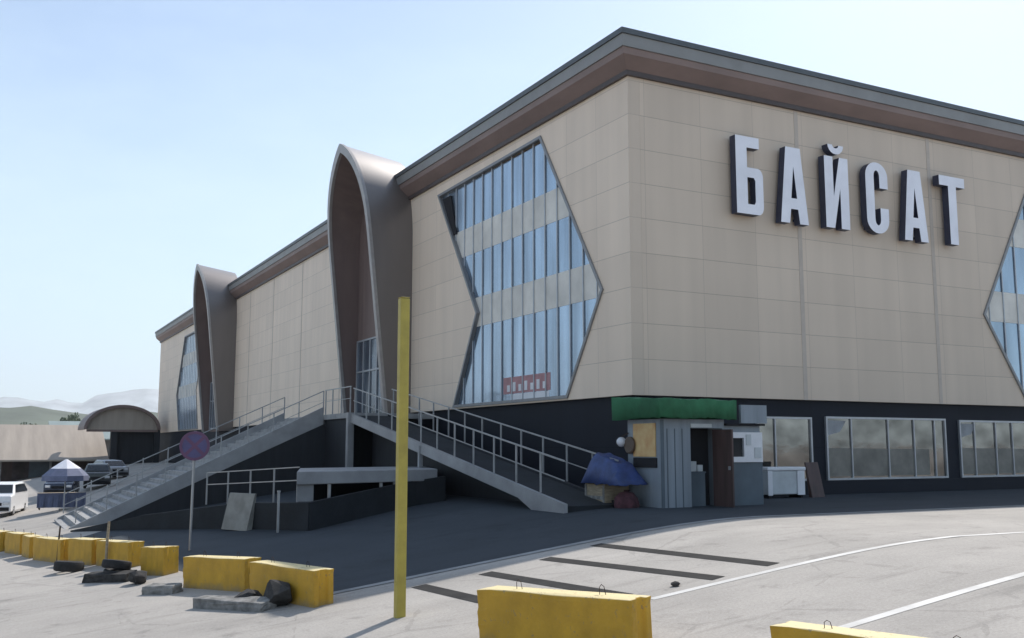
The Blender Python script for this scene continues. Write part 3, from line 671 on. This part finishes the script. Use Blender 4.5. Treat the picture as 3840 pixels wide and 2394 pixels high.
# goods beside the kiosk
tp = MB(); rnd = random.Random(5); g = {}; nx, ny = 12, 14
for i in range(nx + 1):
    for j in range(ny + 1):
        u, v = i / nx, j / ny; x = -2.65 + .95 * u; y = -1.25 - 1.85 * v
        e = min(u, 1 - u, v, 1 - v); z = .60 + .95 * min(1, e * 5) * (1 - .55 * v) + rnd.uniform(-.03, .03)
        g[i, j] = tp.bm.verts.new((x, y, z))
for i in range(nx):
    for j in range(ny): tp.face([g[i, j], g[i + 1, j], g[i + 1, j + 1], g[i, j + 1]])
tp = tp.build('tarpaulin', M['tarp'], smooth=True); tag(tp, 'crumpled blue tarpaulin draped over goods left of the kiosk', 'tarpaulin')
s_ = tp.modifiers.new('thick', 'SOLIDIFY'); s_.thickness = .015
def crate(label, c, sx, sy, sz, m, m2):
    o = thing('crate', label, 'crate', c); g0 = c[2]
    MB().box(c[0] - sx, c[0] + sx, c[1] - sy, c[1] + sy, g0, g0 + sz).build('box', m, o, bevel=.01)
    b = MB()
    for f in (-1, 1): b.box(c[0] - sx - .02, c[0] - sx - .001, c[1] + f * (sy - .05) - .04, c[1] + f * (sy - .05) + .04, g0 + .02, g0 + sz - .02)
    b.box(c[0] - sx - .018, c[0] - sx - .001, c[1] - sy + .1, c[1] + sy - .1, g0 + sz * .42, g0 + sz * .55)
    b.build('batten', m2, o)
crate('pale plywood crate under the blue tarpaulin by the ramp foot', (-2.12, -1.75, -.12), .40, .50, .72, M['crate'], M['stone'])
def sack(label, c, r, h, m):
    b = MB(); prof = [(.001, 0), (r * .9, .0), (r, h * .3), (r * .92, h * .65), (r * .5, h * .88), (r * .18, h * .94), (r * .25, h), (.001, h)]
    b.lathe(prof, c, 14); rn = random.Random(int(c[0] * 100))
    for v in b.bm.verts: v.co.x += rn.uniform(-.03, .03); v.co.y += rn.uniform(-.03, .03)
    return tag(b.build('sack', m, smooth=True), label, 'sack')
sack('full maroon sack slumped beneath the blue tarpaulin', (-2.15, -2.75, -.12), .34, .58, M['maroon'])
fz = thing('chest_freezer', 'white chest freezer standing below the first shop window', 'freezer', (5, -.8, 0))
MB().box(4.3, 5.85, -1.15, -.5, .12, .86).build('body', M['whiteblue'], fz, bevel=.03)
MB().box(4.27, 5.88, -1.18, -.47, .865, .98).build('lid', M['white'], fz, bevel=.03)
MB().box(4.27, 4.45, -1.19, -1.155, .1, .86).box(5.5, 5.8, -1.19, -1.155, .1, .86).build('corner_panel', M['white'], fz)
for x in (4.4, 5.75): MB().box(x - .04, x + .04, -1.1, -.55, 0, .118).build('foot', M['black'], fz)
b = MB(); b.hexa([(6.05, -1.25, 0), (6.6, -1.25, 0), (6.6, -1.1, 0), (6.05, -1.1, 0)], [(6.05, -.98, 1.12), (6.6, -.98, 1.12), (6.6, -.92, 1.12), (6.05, -.92, 1.12)])
tag(b.build('wooden_panel', M['brown'], bevel=.01), 'dark brown wooden panel leaning beside the white freezer', 'panel')

# ------------------------------------------------------------------ street things
yp = thing('yellow_post', 'tall plain yellow square post standing on the kerbside concrete', 'post', (-11.64, -10.3, G(-11.64, -10.3)))
MB().box(-11.72, -11.56, -10.38, -10.22, G(-11.6, -10.3) - .1, 4.02).build('shaft', M['yellow_post'], yp, bevel=.025)
MB().box(-11.715, -11.565, -10.375, -10.225, 4.022, 4.035).build('cap', M['yellow_post'], yp, bevel=.01)
ns = thing('road_sign', 'round blue no stopping sign with red rim on thin pole', 'road sign', (-12.45, 3.0, G(-12.45, 3.0)))
MB().tube([(-12.45, 3.0, G(-12.45, 3) - .1), (-12.43, 3.0, 2.05)], .035, 10).build('pole', M['rail'], ns, smooth=True)
face_dir = Vector((-5.2, -28.4, 0)).normalized()
def sign_disc():
    c = Vector((-12.43, 3.0, 1.64)) + face_dir * .05; u = Vector((-face_dir.y, face_dir.x, 0)); Z = Vector((0, 0, 1))
    def P(a, b_, d): q = c + u * a + Z * b_ + face_dir * d; return (q.x, q.y, q.z)
    circ = lambda r: [(r * math.cos(2 * math.pi * i / 32), r * math.sin(2 * math.pi * i / 32)) for i in range(32)]
    o = MB().slab([circ(.38)], P, 0, -.02).build('disc', M['blue'], ns)
    MB().slab([circ(.40), circ(.325)], P, .016, .001).build('rim', M['red'], o)
    cr_ = []
    b = MB(); h = .042; r = .322; s = .7071
    pl = []
    for k_ in range(4):
        a = R(45 + 90 * k_); dx, dy = math.cos(a), math.sin(a); nx_, ny_ = -dy, dx
        e = math.sqrt(r * r - h * h)
        pl += [(dx * e - nx_ * h, dy * e - ny_ * h), (dx * e + nx_ * h, dy * e + ny_ * h), (dx * h + nx_ * h, dy * h + ny_ * h)]
    b.slab([pl], P, .013, .002); b.build('cross', M['red'], o)
sign_disc()

# painted concrete blocks along the kerb, one prototype then copies
def block_proto():
    b = MB(); L, W_, H = 2.4, .4, .62                    # origin at the lower front left corner, running along +X, depth +Y
    pr = [(0, 0), (L, 0), (L, .10), (L - .05, .14), (L - .05, .26), (L, .30), (L, W_), (0, W_), (0, .30), (.05, .26), (.05, .14), (0, .10)]
    b.slab([pr], lambda a, c, d: (a, c, d), 0, H)
    bmesh.ops.remove_doubles(b.bm, verts=b.bm.verts, dist=1e-5)
    bmesh.ops.subdivide_edges(b.bm, edges=[e for e in b.bm.edges if e.calc_length() > .3], cuts=9, use_grid_fill=True)
    rn = random.Random(4)
    for v in b.bm.verts:
        edge = (v.co.z > .6) + (v.co.y < .01) + (v.co.x < .01 or v.co.x > L - .01)
        if edge >= 2: v.co += Vector((rn.uniform(-.010, .010), rn.uniform(-.002, .016), rn.uniform(-.018, .002)))
    o = b.build('concrete_block', M['yellow'], bevel=.02)
    for x in (.55, 1.85):
        MB().tube([(x - .03, .2, H - .03), (x - .032, .2, H + .07), (x, .2, H + .10), (x + .03, .21, H + .08), (x + .05, .22, H - .03)], .0045, 6).build('lifting_loop', M['steel_dark'], o, world=False)
    return o
proto = block_proto(); first = True
blocks = [((-11.58, -13.0), (-10.72, -15.4), 'near yellow block cut off below, just right of the tall yellow post'),
          ((-9.89, -16.81), (-9.35, -19.35), 'yellow block at the lower right corner of the view, mostly out of frame'),
          ((-12.92, -5.74), (-12.40, -8.24), 'yellow block with dark rubble heaped against its face'),
          ((-13.72, -3.3), (-12.90, -5.3), 'yellow block behind the long flat kerb stone, under the round sign'),
          ((-14.15, -.25), (-13.75, -1.05), 'short cube-like yellow block standing alone in the row'),
          ((-14.79, 3.2), (-14.22, 1.42), 'yellow block with a rusty stake behind the dark tyre pile'),
          ((-15.33, 4.85), (-14.87, 3.35), 'yellow block between the two blocks with thin stakes'),
          ((-16.08, 7.52), (-15.50, 5.15), 'yellow block with a thin dark stake before its right end'),
          ((-16.30, 9.5), (-16.15, 8.1), 'short end-on yellow block between two longer far ones'),
          ((-16.72, 11.84), (-16.34, 9.9), 'second farthest yellow block in the kerb row'),
          ((-17.25, 14.6), (-16.85, 12.4), 'farthest yellow block of the row, cut off by the left edge')]
for a, c, lab in blocks:
    o = proto if first else dup(proto); first = False
    A = Vector((*a, G(*a) - .02)); B = Vector((*c, G(*c) - .02)); d = (B - A); ln = d.length; d.normalize()
    up = Vector((random.uniform(-.012, .012), random.uniform(-.012, .012), 1)); yv = up.cross(d).normalized(); zv = d.cross(yv)
    mt = Matrix((d, yv, zv)).transposed().to_4x4(); mt.translation = A
    o.matrix_world = mt @ Matrix.Diagonal((ln / 2.4, random.uniform(.96, 1.05), random.uniform(.97, 1.04) * (1.27 if -16 < a[1] < -11 else .84 if a[1] < -16 else 1.08), 1))
    tag(o, lab, 'concrete block', 'yellow concrete blocks along the kerb')

def tyre(label, c, rot, r=.32, wd=.2):
    b = MB(); prof = [(r * .58, -wd * .36), (r * .8, -wd / 2), (r * .96, -wd * .42), (r, -wd * .25), (r, wd * .25), (r * .96, wd * .42), (r * .8, wd / 2), (r * .58, wd * .36), (r * .62, 0), (r * .58, -wd * .36)]
    b.lathe(prof, (0, 0, 0), 24)
    o = tag(b.build('tyre', M['rubber'], smooth=True, world=False), label, 'tyre', 'old tyres in front of the blocks')
    o.location = c; o.rotation_euler = rot; return o
def at(x, y, h): return (x, y, G(x, y) + h)
tyre('tyre lying flat farthest along the kerb row', at(-15.45, 2.75, .14), (R(-4), R(5), 0), .36, .26)
tyre('lower tyre of the two stacked behind the dark slab', at(-14.62, -.25, .12), (R(3), R(5), 0), .34)
tyre('upper tyre of the two stacked behind the dark slab', at(-14.66, -.18, .33), (R(-6), R(9), 0), .33)
def chunk(name, label, a, c, wd, h, m, cat):
    A, B = Vector(a), Vector(c); d = (B - A).normalized(); u = Vector((-d.y, d.x)) * wd; rn = random.Random(int(a[1] * 31))
    b = MB(); q = [A, B, B + u, A + u]
    b.hexa([(p.x + rn.uniform(-.03, .03), p.y + rn.uniform(-.03, .03), G(p.x, p.y) - .02) for p in q], [(p.x + rn.uniform(-.03, .03), p.y + rn.uniform(-.03, .03), G(p.x, p.y) + h + rn.uniform(-.02, .02)) for p in q])
    bmesh.ops.subdivide_edges(b.bm, edges=b.bm.edges[:], cuts=3, use_grid_fill=True)
    for v in b.bm.verts: v.co += Vector((rn.uniform(-.012, .012), rn.uniform(-.012, .012), rn.uniform(-.01, .01)))
    return tag(b.build(name, m, bevel=.015), label, cat)
chunk('kerb_stone', 'long flat kerb stone with pale top lying in front of a block', (-14.02, -5.98), (-13.15, -7.65), .34, .17, M['stone'], 'kerb stone')
chunk('kerb_stone', 'small grey kerb stone by the short cube-like block', (-14.5, -3.25), (-14.05, -3.95), .3, .18, M['stone'], 'kerb stone')
chunk('dark_slab', 'sooty dark slab lying before the stacked tyres', (-15.35, .15), (-14.55, -1.0), .34, .2, M['dkstone'], 'slab')
def lump(label, x, y, sx, sy, h, m, name='dark_lump', cat='rubble'):
    rn = random.Random(int(abs(x * 77 + y * 13))); b = MB(); z = G(x, y)
    for _ in range(26):
        d = Vector((rn.gauss(0, 1), rn.gauss(0, 1), rn.gauss(0, 1))).normalized(); k_ = rn.uniform(.8, 1.1)
        b.bm.verts.new((x + d.x * sx * k_, y + d.y * sy * k_, z + h * .45 + d.z * h * .55 * k_))
    r = bmesh.ops.convex_hull(b.bm, input=b.bm.verts[:]); bmesh.ops.delete(b.bm, geom=[g_ for g_ in r['geom_interior'] if isinstance(g_, bmesh.types.BMVert)], context='VERTS')
    bmesh.ops.subdivide_edges(b.bm, edges=b.bm.edges[:], cuts=2, use_grid_fill=True, fractal=.06, seed=3)
    return tag(b.build(name, m, bevel=.01), label, cat)
lump('larger sooty lump propped against the face of a yellow block', -12.80, -7.32, .30, .46, .46, M['dkstone'])
lump('lower sooty lump left of the bigger one at the same block', -13.12, -6.62, .30, .36, .28, M['dkstone'])
lump('dark broken lump between the slab and the short block', -14.36, -1.55, .24, .28, .30, M['dkstone'])
lump('small dark stone lying by the white road line', -7.84, -12.4, .08, .08, .08, M['dkstone'], 'loose_stone', 'stone')
def stake(label, x, y, h, r, m): return tag(MB().tube([(x, y, G(x, y) - .05), (x + .01, y, G(x, y) + h * .6), (x + .03, y + .01, G(x, y) + h)], r, 8, rads=(r, r, r * .9)).build('stake', m, smooth=True), label, 'stake', 'thin stakes by the blocks')
stake('pale tan stake rising behind the dark tyre pile', -14.62, 2.4, 1.15, .035, M['crate'])
stake('thin dark stake among the far yellow blocks', -15.55, 5.4, 1.0, .025, M['steel_dark'])

# ------------------------------------------------------------------ cars
def car(label, paint, x, y, rz_, cat='car', tall=1.0, length=4.3):
    o = thing('parked_car', label, cat, (x, y, G(x, y)), 'parked cars by the market')
    L = length / 2; hw = .86; z0 = .28
    prof = [(-L, .55), (-L + .05, .95 * tall), (-L + .75, 1.02 * tall), (-L + 1.35, 1.46 * tall), (L - .75, 1.50 * tall), (L - .08, 1.02 * tall), (L, .6), (L - .05, z0), (-L + .05, z0)]
    b = MB()
    def ins(z): return 1 - .20 * max(0, (z - 1.0 * tall)) / (.5 * tall)
    l = [b.bm.verts.new((px, -hw * ins(pz), pz)) for px, pz in prof]; r = [b.bm.verts.new((px, hw * ins(pz), pz)) for px, pz in prof]
    n = len(prof)
    for i in range(n): j = (i + 1) % n; b.face([l[i], l[j], r[j], r[i]])
    b.face(l[::-1]); b.face(r)
    b.build('body', paint, o, bevel=.07, world=False, smooth=True)
    def quad(pts, name):
        b = MB(); b.poly(pts); q = b.build(name, M['glass'], o, world=False); s = q.modifiers.new('thick', 'SOLIDIFY'); s.thickness = .02; s.offset = 0
    f = lambda z: hw * ins(z)
    za, zb = 1.07 * tall, 1.41 * tall
    sl_ = lambda z: -L + .75 + .60 * (z - 1.02 * tall) / (.44 * tall) - .012
    quad([(sl_(za), -f(za) * .88, za), (sl_(za), f(za) * .88, za), (sl_(zb), f(zb) * .88, zb), (sl_(zb), -f(zb) * .88, zb)], 'windscreen')
    sr = lambda z: L - .08 - .67 * (z - 1.02 * tall) / (.48 * tall) + .012
    quad([(sr(za), -f(za) * .86, za), (sr(za), f(za) * .86, za), (sr(zb), f(zb) * .86, zb), (sr(zb), -f(zb) * .86, zb)], 'rear_window')
    for s in (-1, 1): quad([(sl_(za) + .25, s * (f(za) + .012), za), (sr(za) - .2, s * (f(za) + .012), za), (sr(zb) - .15, s * (f(zb) + .012), zb), (sl_(zb) + .18, s * (f(zb) + .012), zb)], 'side_window')
    for sx in (-1, 1):
        for s in (-1, 1):
            wq = MB().lathe([(.001, -.1), (.2, -.1), (.31, -.08), (.33, 0), (.31, .08), (.2, .1), (.001, .1)], (sx * (L - .8), s * (hw - .09), .33), 20, 'y').build('wheel', M['rubber'], o, smooth=True, world=False)
            MB().lathe([(.001, 0), (.17, 0), (.19, -.02 * s), (.001, -.02 * s)], (sx * (L - .8), s * (hw + .018), .33), 16, 'y').build('rim', M['alu'], wq, world=False)
    for s in (-1, 1):
        MB().box(-L - .02, -L + .06, s * .62 - .16, s * .62 + .16, .70, .86).build('headlight', M['lamp'], o, bevel=.03, world=False)
        MB().box(L - .06, L + .02, s * .66 - .12, s * .66 + .12, .72, .92).build('tail_light', M['red'], o, bevel=.03, world=False)
    MB().box(-L - .04, -L + .08, -.78, .78, .36, .56).build('bumper', M['black'], o, bevel=.03, world=False)
    MB().box(-L - .03, -L + .05, -.40, .40, .64, .80).build('grille', M['black'], o, bevel=.01, world=False)
    o.rotation_euler = (0, 0, rz_)
    return o
car('white car at the left edge facing the kerb', M['whitecar'], -16.25, 38.4, R(76), tall=1.22)
car('dark blue car parked right of the white one behind the parasol', M['carA'], -12.7, 46.5, R(80))
car('dark grey car parked before the market hall near the stair', M['carB'], -10.2, 50.5, R(84), tall=1.1)
car('silver car half hidden behind the left stair railing', M['carC'], -8.4, 60, R(100))

# ------------------------------------------------------------------ parasol and stall
gz = G(-13.46, 33.5)
pa = thing('parasol', 'white topped blue market parasol on a thin pole left of the stair', 'parasol', (-13.46, 33.5, gz))
MB().tube([(-13.46, 33.5, gz - .05), (-13.46, 33.5, gz + 2.65)], .03, 10).build('pole', M['rail'], pa, smooth=True)
MB().box(-13.7, -13.22, 33.26, 33.74, gz - .02, gz + .08).build('foot', M['stone'], pa, bevel=.02)
def parasol_ring(name, r0, z0, r1, z1, m, n=8):
    b = MB(); A_ = [b.bm.verts.new((-13.46 + r0 * math.cos(2 * math.pi * i / n), 33.5 + r0 * math.sin(2 * math.pi * i / n), gz + z0)) for i in range(n)]
    B_ = [b.bm.verts.new((-13.46 + r1 * math.cos(2 * math.pi * i / n), 33.5 + r1 * math.sin(2 * math.pi * i / n), gz + z1)) for i in range(n)]
    for i in range(n): j = (i + 1) % n; b.face([A_[i], A_[j], B_[j], B_[i]])
    q = b.build(name, m, pa); s = q.modifiers.new('thick', 'SOLIDIFY'); s.thickness = .015
parasol_ring('canopy', .06, 2.68, .75, 2.20, M['ribbon_white']); parasol_ring('canopy', .75, 2.20, 1.15, 1.82, M['ribbon_blue']); parasol_ring('valance', 1.15, 1.82, 1.17, 1.55, M['ribbon_blue'])
sx = thing('market_stall', 'low market stall with blue cloth under the parasol', 'stall', (-13.5, 34.6, gz))
MB().box(-14.7, -12.4, 34.1, 35.0, gz + .82, gz + .88).build('table_top', M['crate'], sx)
b = MB(); n = 24
for i in range(n):
    xa, xb = -14.75 + 2.4 * i / n, -14.75 + 2.4 * (i + 1) / n; ya, yb = 34.05 + .04 * math.sin(i * 1.7), 34.05 + .04 * math.sin((i + 1) * 1.7)
    b.poly([(xa, ya, gz + .12), (xb, yb, gz + .12), (xb, 34.07, gz + .89), (xa, 34.07, gz + .89)])
q = b.build('cloth', M['ribbon_blue'], sx); s = q.modifiers.new('thick', 'SOLIDIFY'); s.thickness = .012
for x in (-14.6, -12.5):
    for y in (34.2, 34.9): MB().box(x - .03, x + .03, y - .03, y + .03, gz, gz + .82).build('leg', M['steel_dark'], sx)

# ------------------------------------------------------------------ market hall and barrel canopy beyond the mall
gh = G(-14, 92)
mh = thing('market_hall', 'long low market hall with wide tan roof and dark open front', 'building', (-20, 95, gh))
b = MB(); b.hexa([(-60, 90, .15), (-5.3, 90, .15), (-5.3, 99, 3.95), (-60, 99, 3.95)], [(-60, 90, .32), (-5.3, 90, .32), (-5.3, 99, 4.12), (-60, 99, 4.12)]); b.build('roof', M['hallroof'], mh)
b = MB(); b.hexa([(-60, 99.01, 3.95), (-5.3, 99.01, 3.95), (-5.3, 108, .15), (-60, 108, .15)], [(-60, 99.01, 4.12), (-5.3, 99.01, 4.12), (-5.3, 108, .32), (-60, 108, .32)]); b.build('roof', M['hallroof'], mh)
MB().box(-59, -5.5, 94, 94.3, gh - .3, 1.7).build('wall', M['hallwall'], mh)
MB().slab([[(90.5, gh - .3), (107.5, gh - .3), (107.5, .2), (99, 3.7), (90.5, .2)]], lambda a, c, d: (d, a, c), -5.6, -5.45).build('wall', M['hallwall'], mh)
for i in range(12): MB().box(-58 + i * 4.7, -57.8 + i * 4.7, 90.6, 90.8, gh - .3, .3).build('post', M['stone'], mh)
for i in range(6): MB().box(-28 + i * 3.8, -25.8 + i * 3.8, 93.9, 93.99, gh, gh + 2.1).build('shutter', M['brown' if i % 2 else 'kiosk_dk'], mh)
tb = thing('far_building', 'pale teal roofed building rising behind the tan market roof', 'building', (-12, 130, gh))
b = MB(); b.hexa([(-9, 125, 2.6), (1, 125, 2.6), (1, 134, 5.2), (-9, 134, 5.2)], [(-9, 125, 2.8), (1, 125, 2.8), (1, 134, 5.4), (-9, 134, 5.4)]); b.build('roof', M['hallroof2'], tb)
MB().box(-8.5, .5, 126, 133.5, gh - .5, 2.9).build('wall', M['opp'], tb)
gc = thing('barrel_canopy', 'arched barrel roofed gateway beside the far end of the mall', 'gateway', (-4.5, 87, G(-4.5, 87)))
cx, hwid, zs_, za_ = -4.55, 3.75, 3.45, 6.0
arcp = [(cx + hwid * math.cos(R(180 - 180 * i / 24)), zs_ + (za_ - zs_) * math.sin(R(180 * i / 24))) for i in range(25)]
arci = [(cx + (hwid - .3) * math.cos(R(180 - 180 * i / 24)), zs_ + (za_ - zs_ - .3) * math.sin(R(180 * i / 24))) for i in range(25)]
MB().slab([arcp + arci[::-1]], toR, 85.6, 93).build('roof', M['arch_in'], gc)
MB().slab([arci], toR, 86.2, 86.4).build('gable', M['hallroof'], gc)
g9 = G(-4, 87)
for x0, x1 in ((-5.6, -5.0), (-1.35, -.75)): MB().box(x0, x1, 86.2, 86.8, g9 - .3, 3.44).build('pier', M['dark'], gc)
MB().box(-5.6, -.75, 86.9, 87.1, g9 - .3, 3.44).build('back_wall', M['dark'], gc)
MB().box(-8.0, -1.0, 86.1, 86.19, 3.2, 3.44).build('beam', M['arch_in'], gc)

# ------------------------------------------------------------------ trees, hills, facing street
def leaf_tree(label, x, y, h, rad, seed):
    rn = random.Random(seed); z = G(x, y)
    t = thing('tree', label, 'tree', (x, y, z), 'trees beyond the market')
    b = MB(); b.tube([(x, y, z - .2), (x + .1, y, z + h * .3), (x - .1, y + .1, z + h * .62)], .2, 8, rads=(.24, .17, .08))
    for k_ in range(5):
        a = rn.uniform(0, 6.28); b.tube([(x, y, z + h * rn.uniform(.3, .5)), (x + math.cos(a) * rad * .6, y + math.sin(a) * rad * .6, z + h * rn.uniform(.6, .8))], .06, 6)
    b.build('trunk', M['bark'], t)
    b = MB()
    cl_ = [(rn.gauss(0, .45) * rad, rn.gauss(0, .45) * rad, h * (.62 + rn.uniform(-.22, .3))) for _ in range(26)]
    for cx_, cy_, cz_ in cl_:
        rr = rad * rn.uniform(.22, .42)
        for _ in range(46):
            d = Vector((rn.gauss(0, 1), rn.gauss(0, 1), rn.gauss(0, .8))).normalized() * rr * rn.random() ** .4
            c = Vector((x + cx_, y + cy_, z + cz_)) + d; s = rn.uniform(.12, .28) * rad / 3
            e = Euler((rn.uniform(0, 6), rn.uniform(0, 6), rn.uniform(0, 6))).to_matrix()
            b.poly([c + e @ Vector(v) * s for v in ((-1, -.6, 0), (1, -.6, .2), (1, .6, 0), (-1, .6, -.2))])
    b.build('crown', M['leafA'], t)
for i, (x, y, h, r, lab) in enumerate(((-22, 260, 9.5, 4.6, 'round green tree at the left edge beyond the tan roof'), (-9, 300, 9.0, 4.6, 'second tree from the left beyond the tan roof'), (4, 290, 11.0, 5.0, 'tallest tree beyond the tan roof, thin on top'),
                                   (18, 300, 9.0, 4.2, 'small tree left of the barrel roofed gateway'), (30, 310, 10.5, 4.8, 'tree showing just above the barrel roofed gateway'))):
    leaf_tree(lab, x, y, h, r, i + 11)
b = MB(); cols = []
for i in range(120):
    a = R(-62 + i * 1.0); rows = []
    hgt = 33 + 2.5 * math.sin(i * .35) + 1.6 * math.sin(i * 1.3 + 1) + .9 * math.sin(i * 3.1)
    for rr, f in ((520, -.2), (640, .5), (760, 1.0), (900, .4)):
        rows.append(b.bm.verts.new((math.sin(a) * rr, math.cos(a) * rr, hgt * f - 4)))
    cols.append(rows)
for p_, q_ in zip(cols, cols[1:]):
    for j in range(3): b.face([p_[j], p_[j + 1], q_[j + 1], q_[j]])
tag(b.build('hills', M['hill'], smooth=True), kind='structure')
b = MB(); cols = []
for i in range(160):
    a = R(-50 + i * .62); rows = []
    hgt = 300 + 40 * math.sin(i * .21 + .6) + 26 * math.sin(i * .63) + 12 * math.sin(i * 1.7) + 7 * math.sin(i * 3.9)
    for rr, f in ((5200, -.03), (5800, .45), (6600, 1.0), (7400, .3)):
        jig = 1 + .12 * math.sin(i * 2.3 + rr) * (f < .9)
        rows.append(b.bm.verts.new((math.sin(a) * rr, math.cos(a) * rr, hgt * f * jig)))
    cols.append(rows)
for p_, q_ in zip(cols, cols[1:]):
    for j in range(3): b.face([p_[j], p_[j + 1], q_[j + 1], q_[j]])
tag(b.build('mountains', mat('far_mountain', (.46, .49, .50), .95, 0, .2, .004, fine=.05), smooth=True), kind='structure')
# the street side opposite, which the shop windows mirror
ob = thing('street_building', 'dull plaster building across the street, mirrored in the shop windows', 'building', (30, -84, 0))
MB().box(8, 75, -92, -84, -1.5, 7.0).build('wall', M['opp'], ob)
MB().box(7.6, 75.4, -92.4, -83.6, 7.01, 7.4).build('roof', M['fascia_top'], ob)
for i in range(10): MB().box(12 + i * 6, 15.6 + i * 6, -83.98, -83.9, 1.2, 3.6).build('window', M['glass'], ob)

# pale summer air between here and the hills
hzm = bpy.data.materials.new('haze'); hzm.use_nodes = True; hn = hzm.node_tree
hn.nodes.remove(hn.nodes['Principled BSDF']); pv = hn.nodes.new('ShaderNodeVolumePrincipled')
pv.inputs['Color'].default_value = (.93, .96, 1, 1); pv.inputs['Density'].default_value = .00010; pv.inputs['Anisotropy'].default_value = .3
hn.links.new(pv.outputs[0], hn.nodes['Material Output'].inputs['Volume'])
tag(MB().box(-6200, 6200, -250, 8000, -14, 520).build('haze', hzm), kind='stuff')
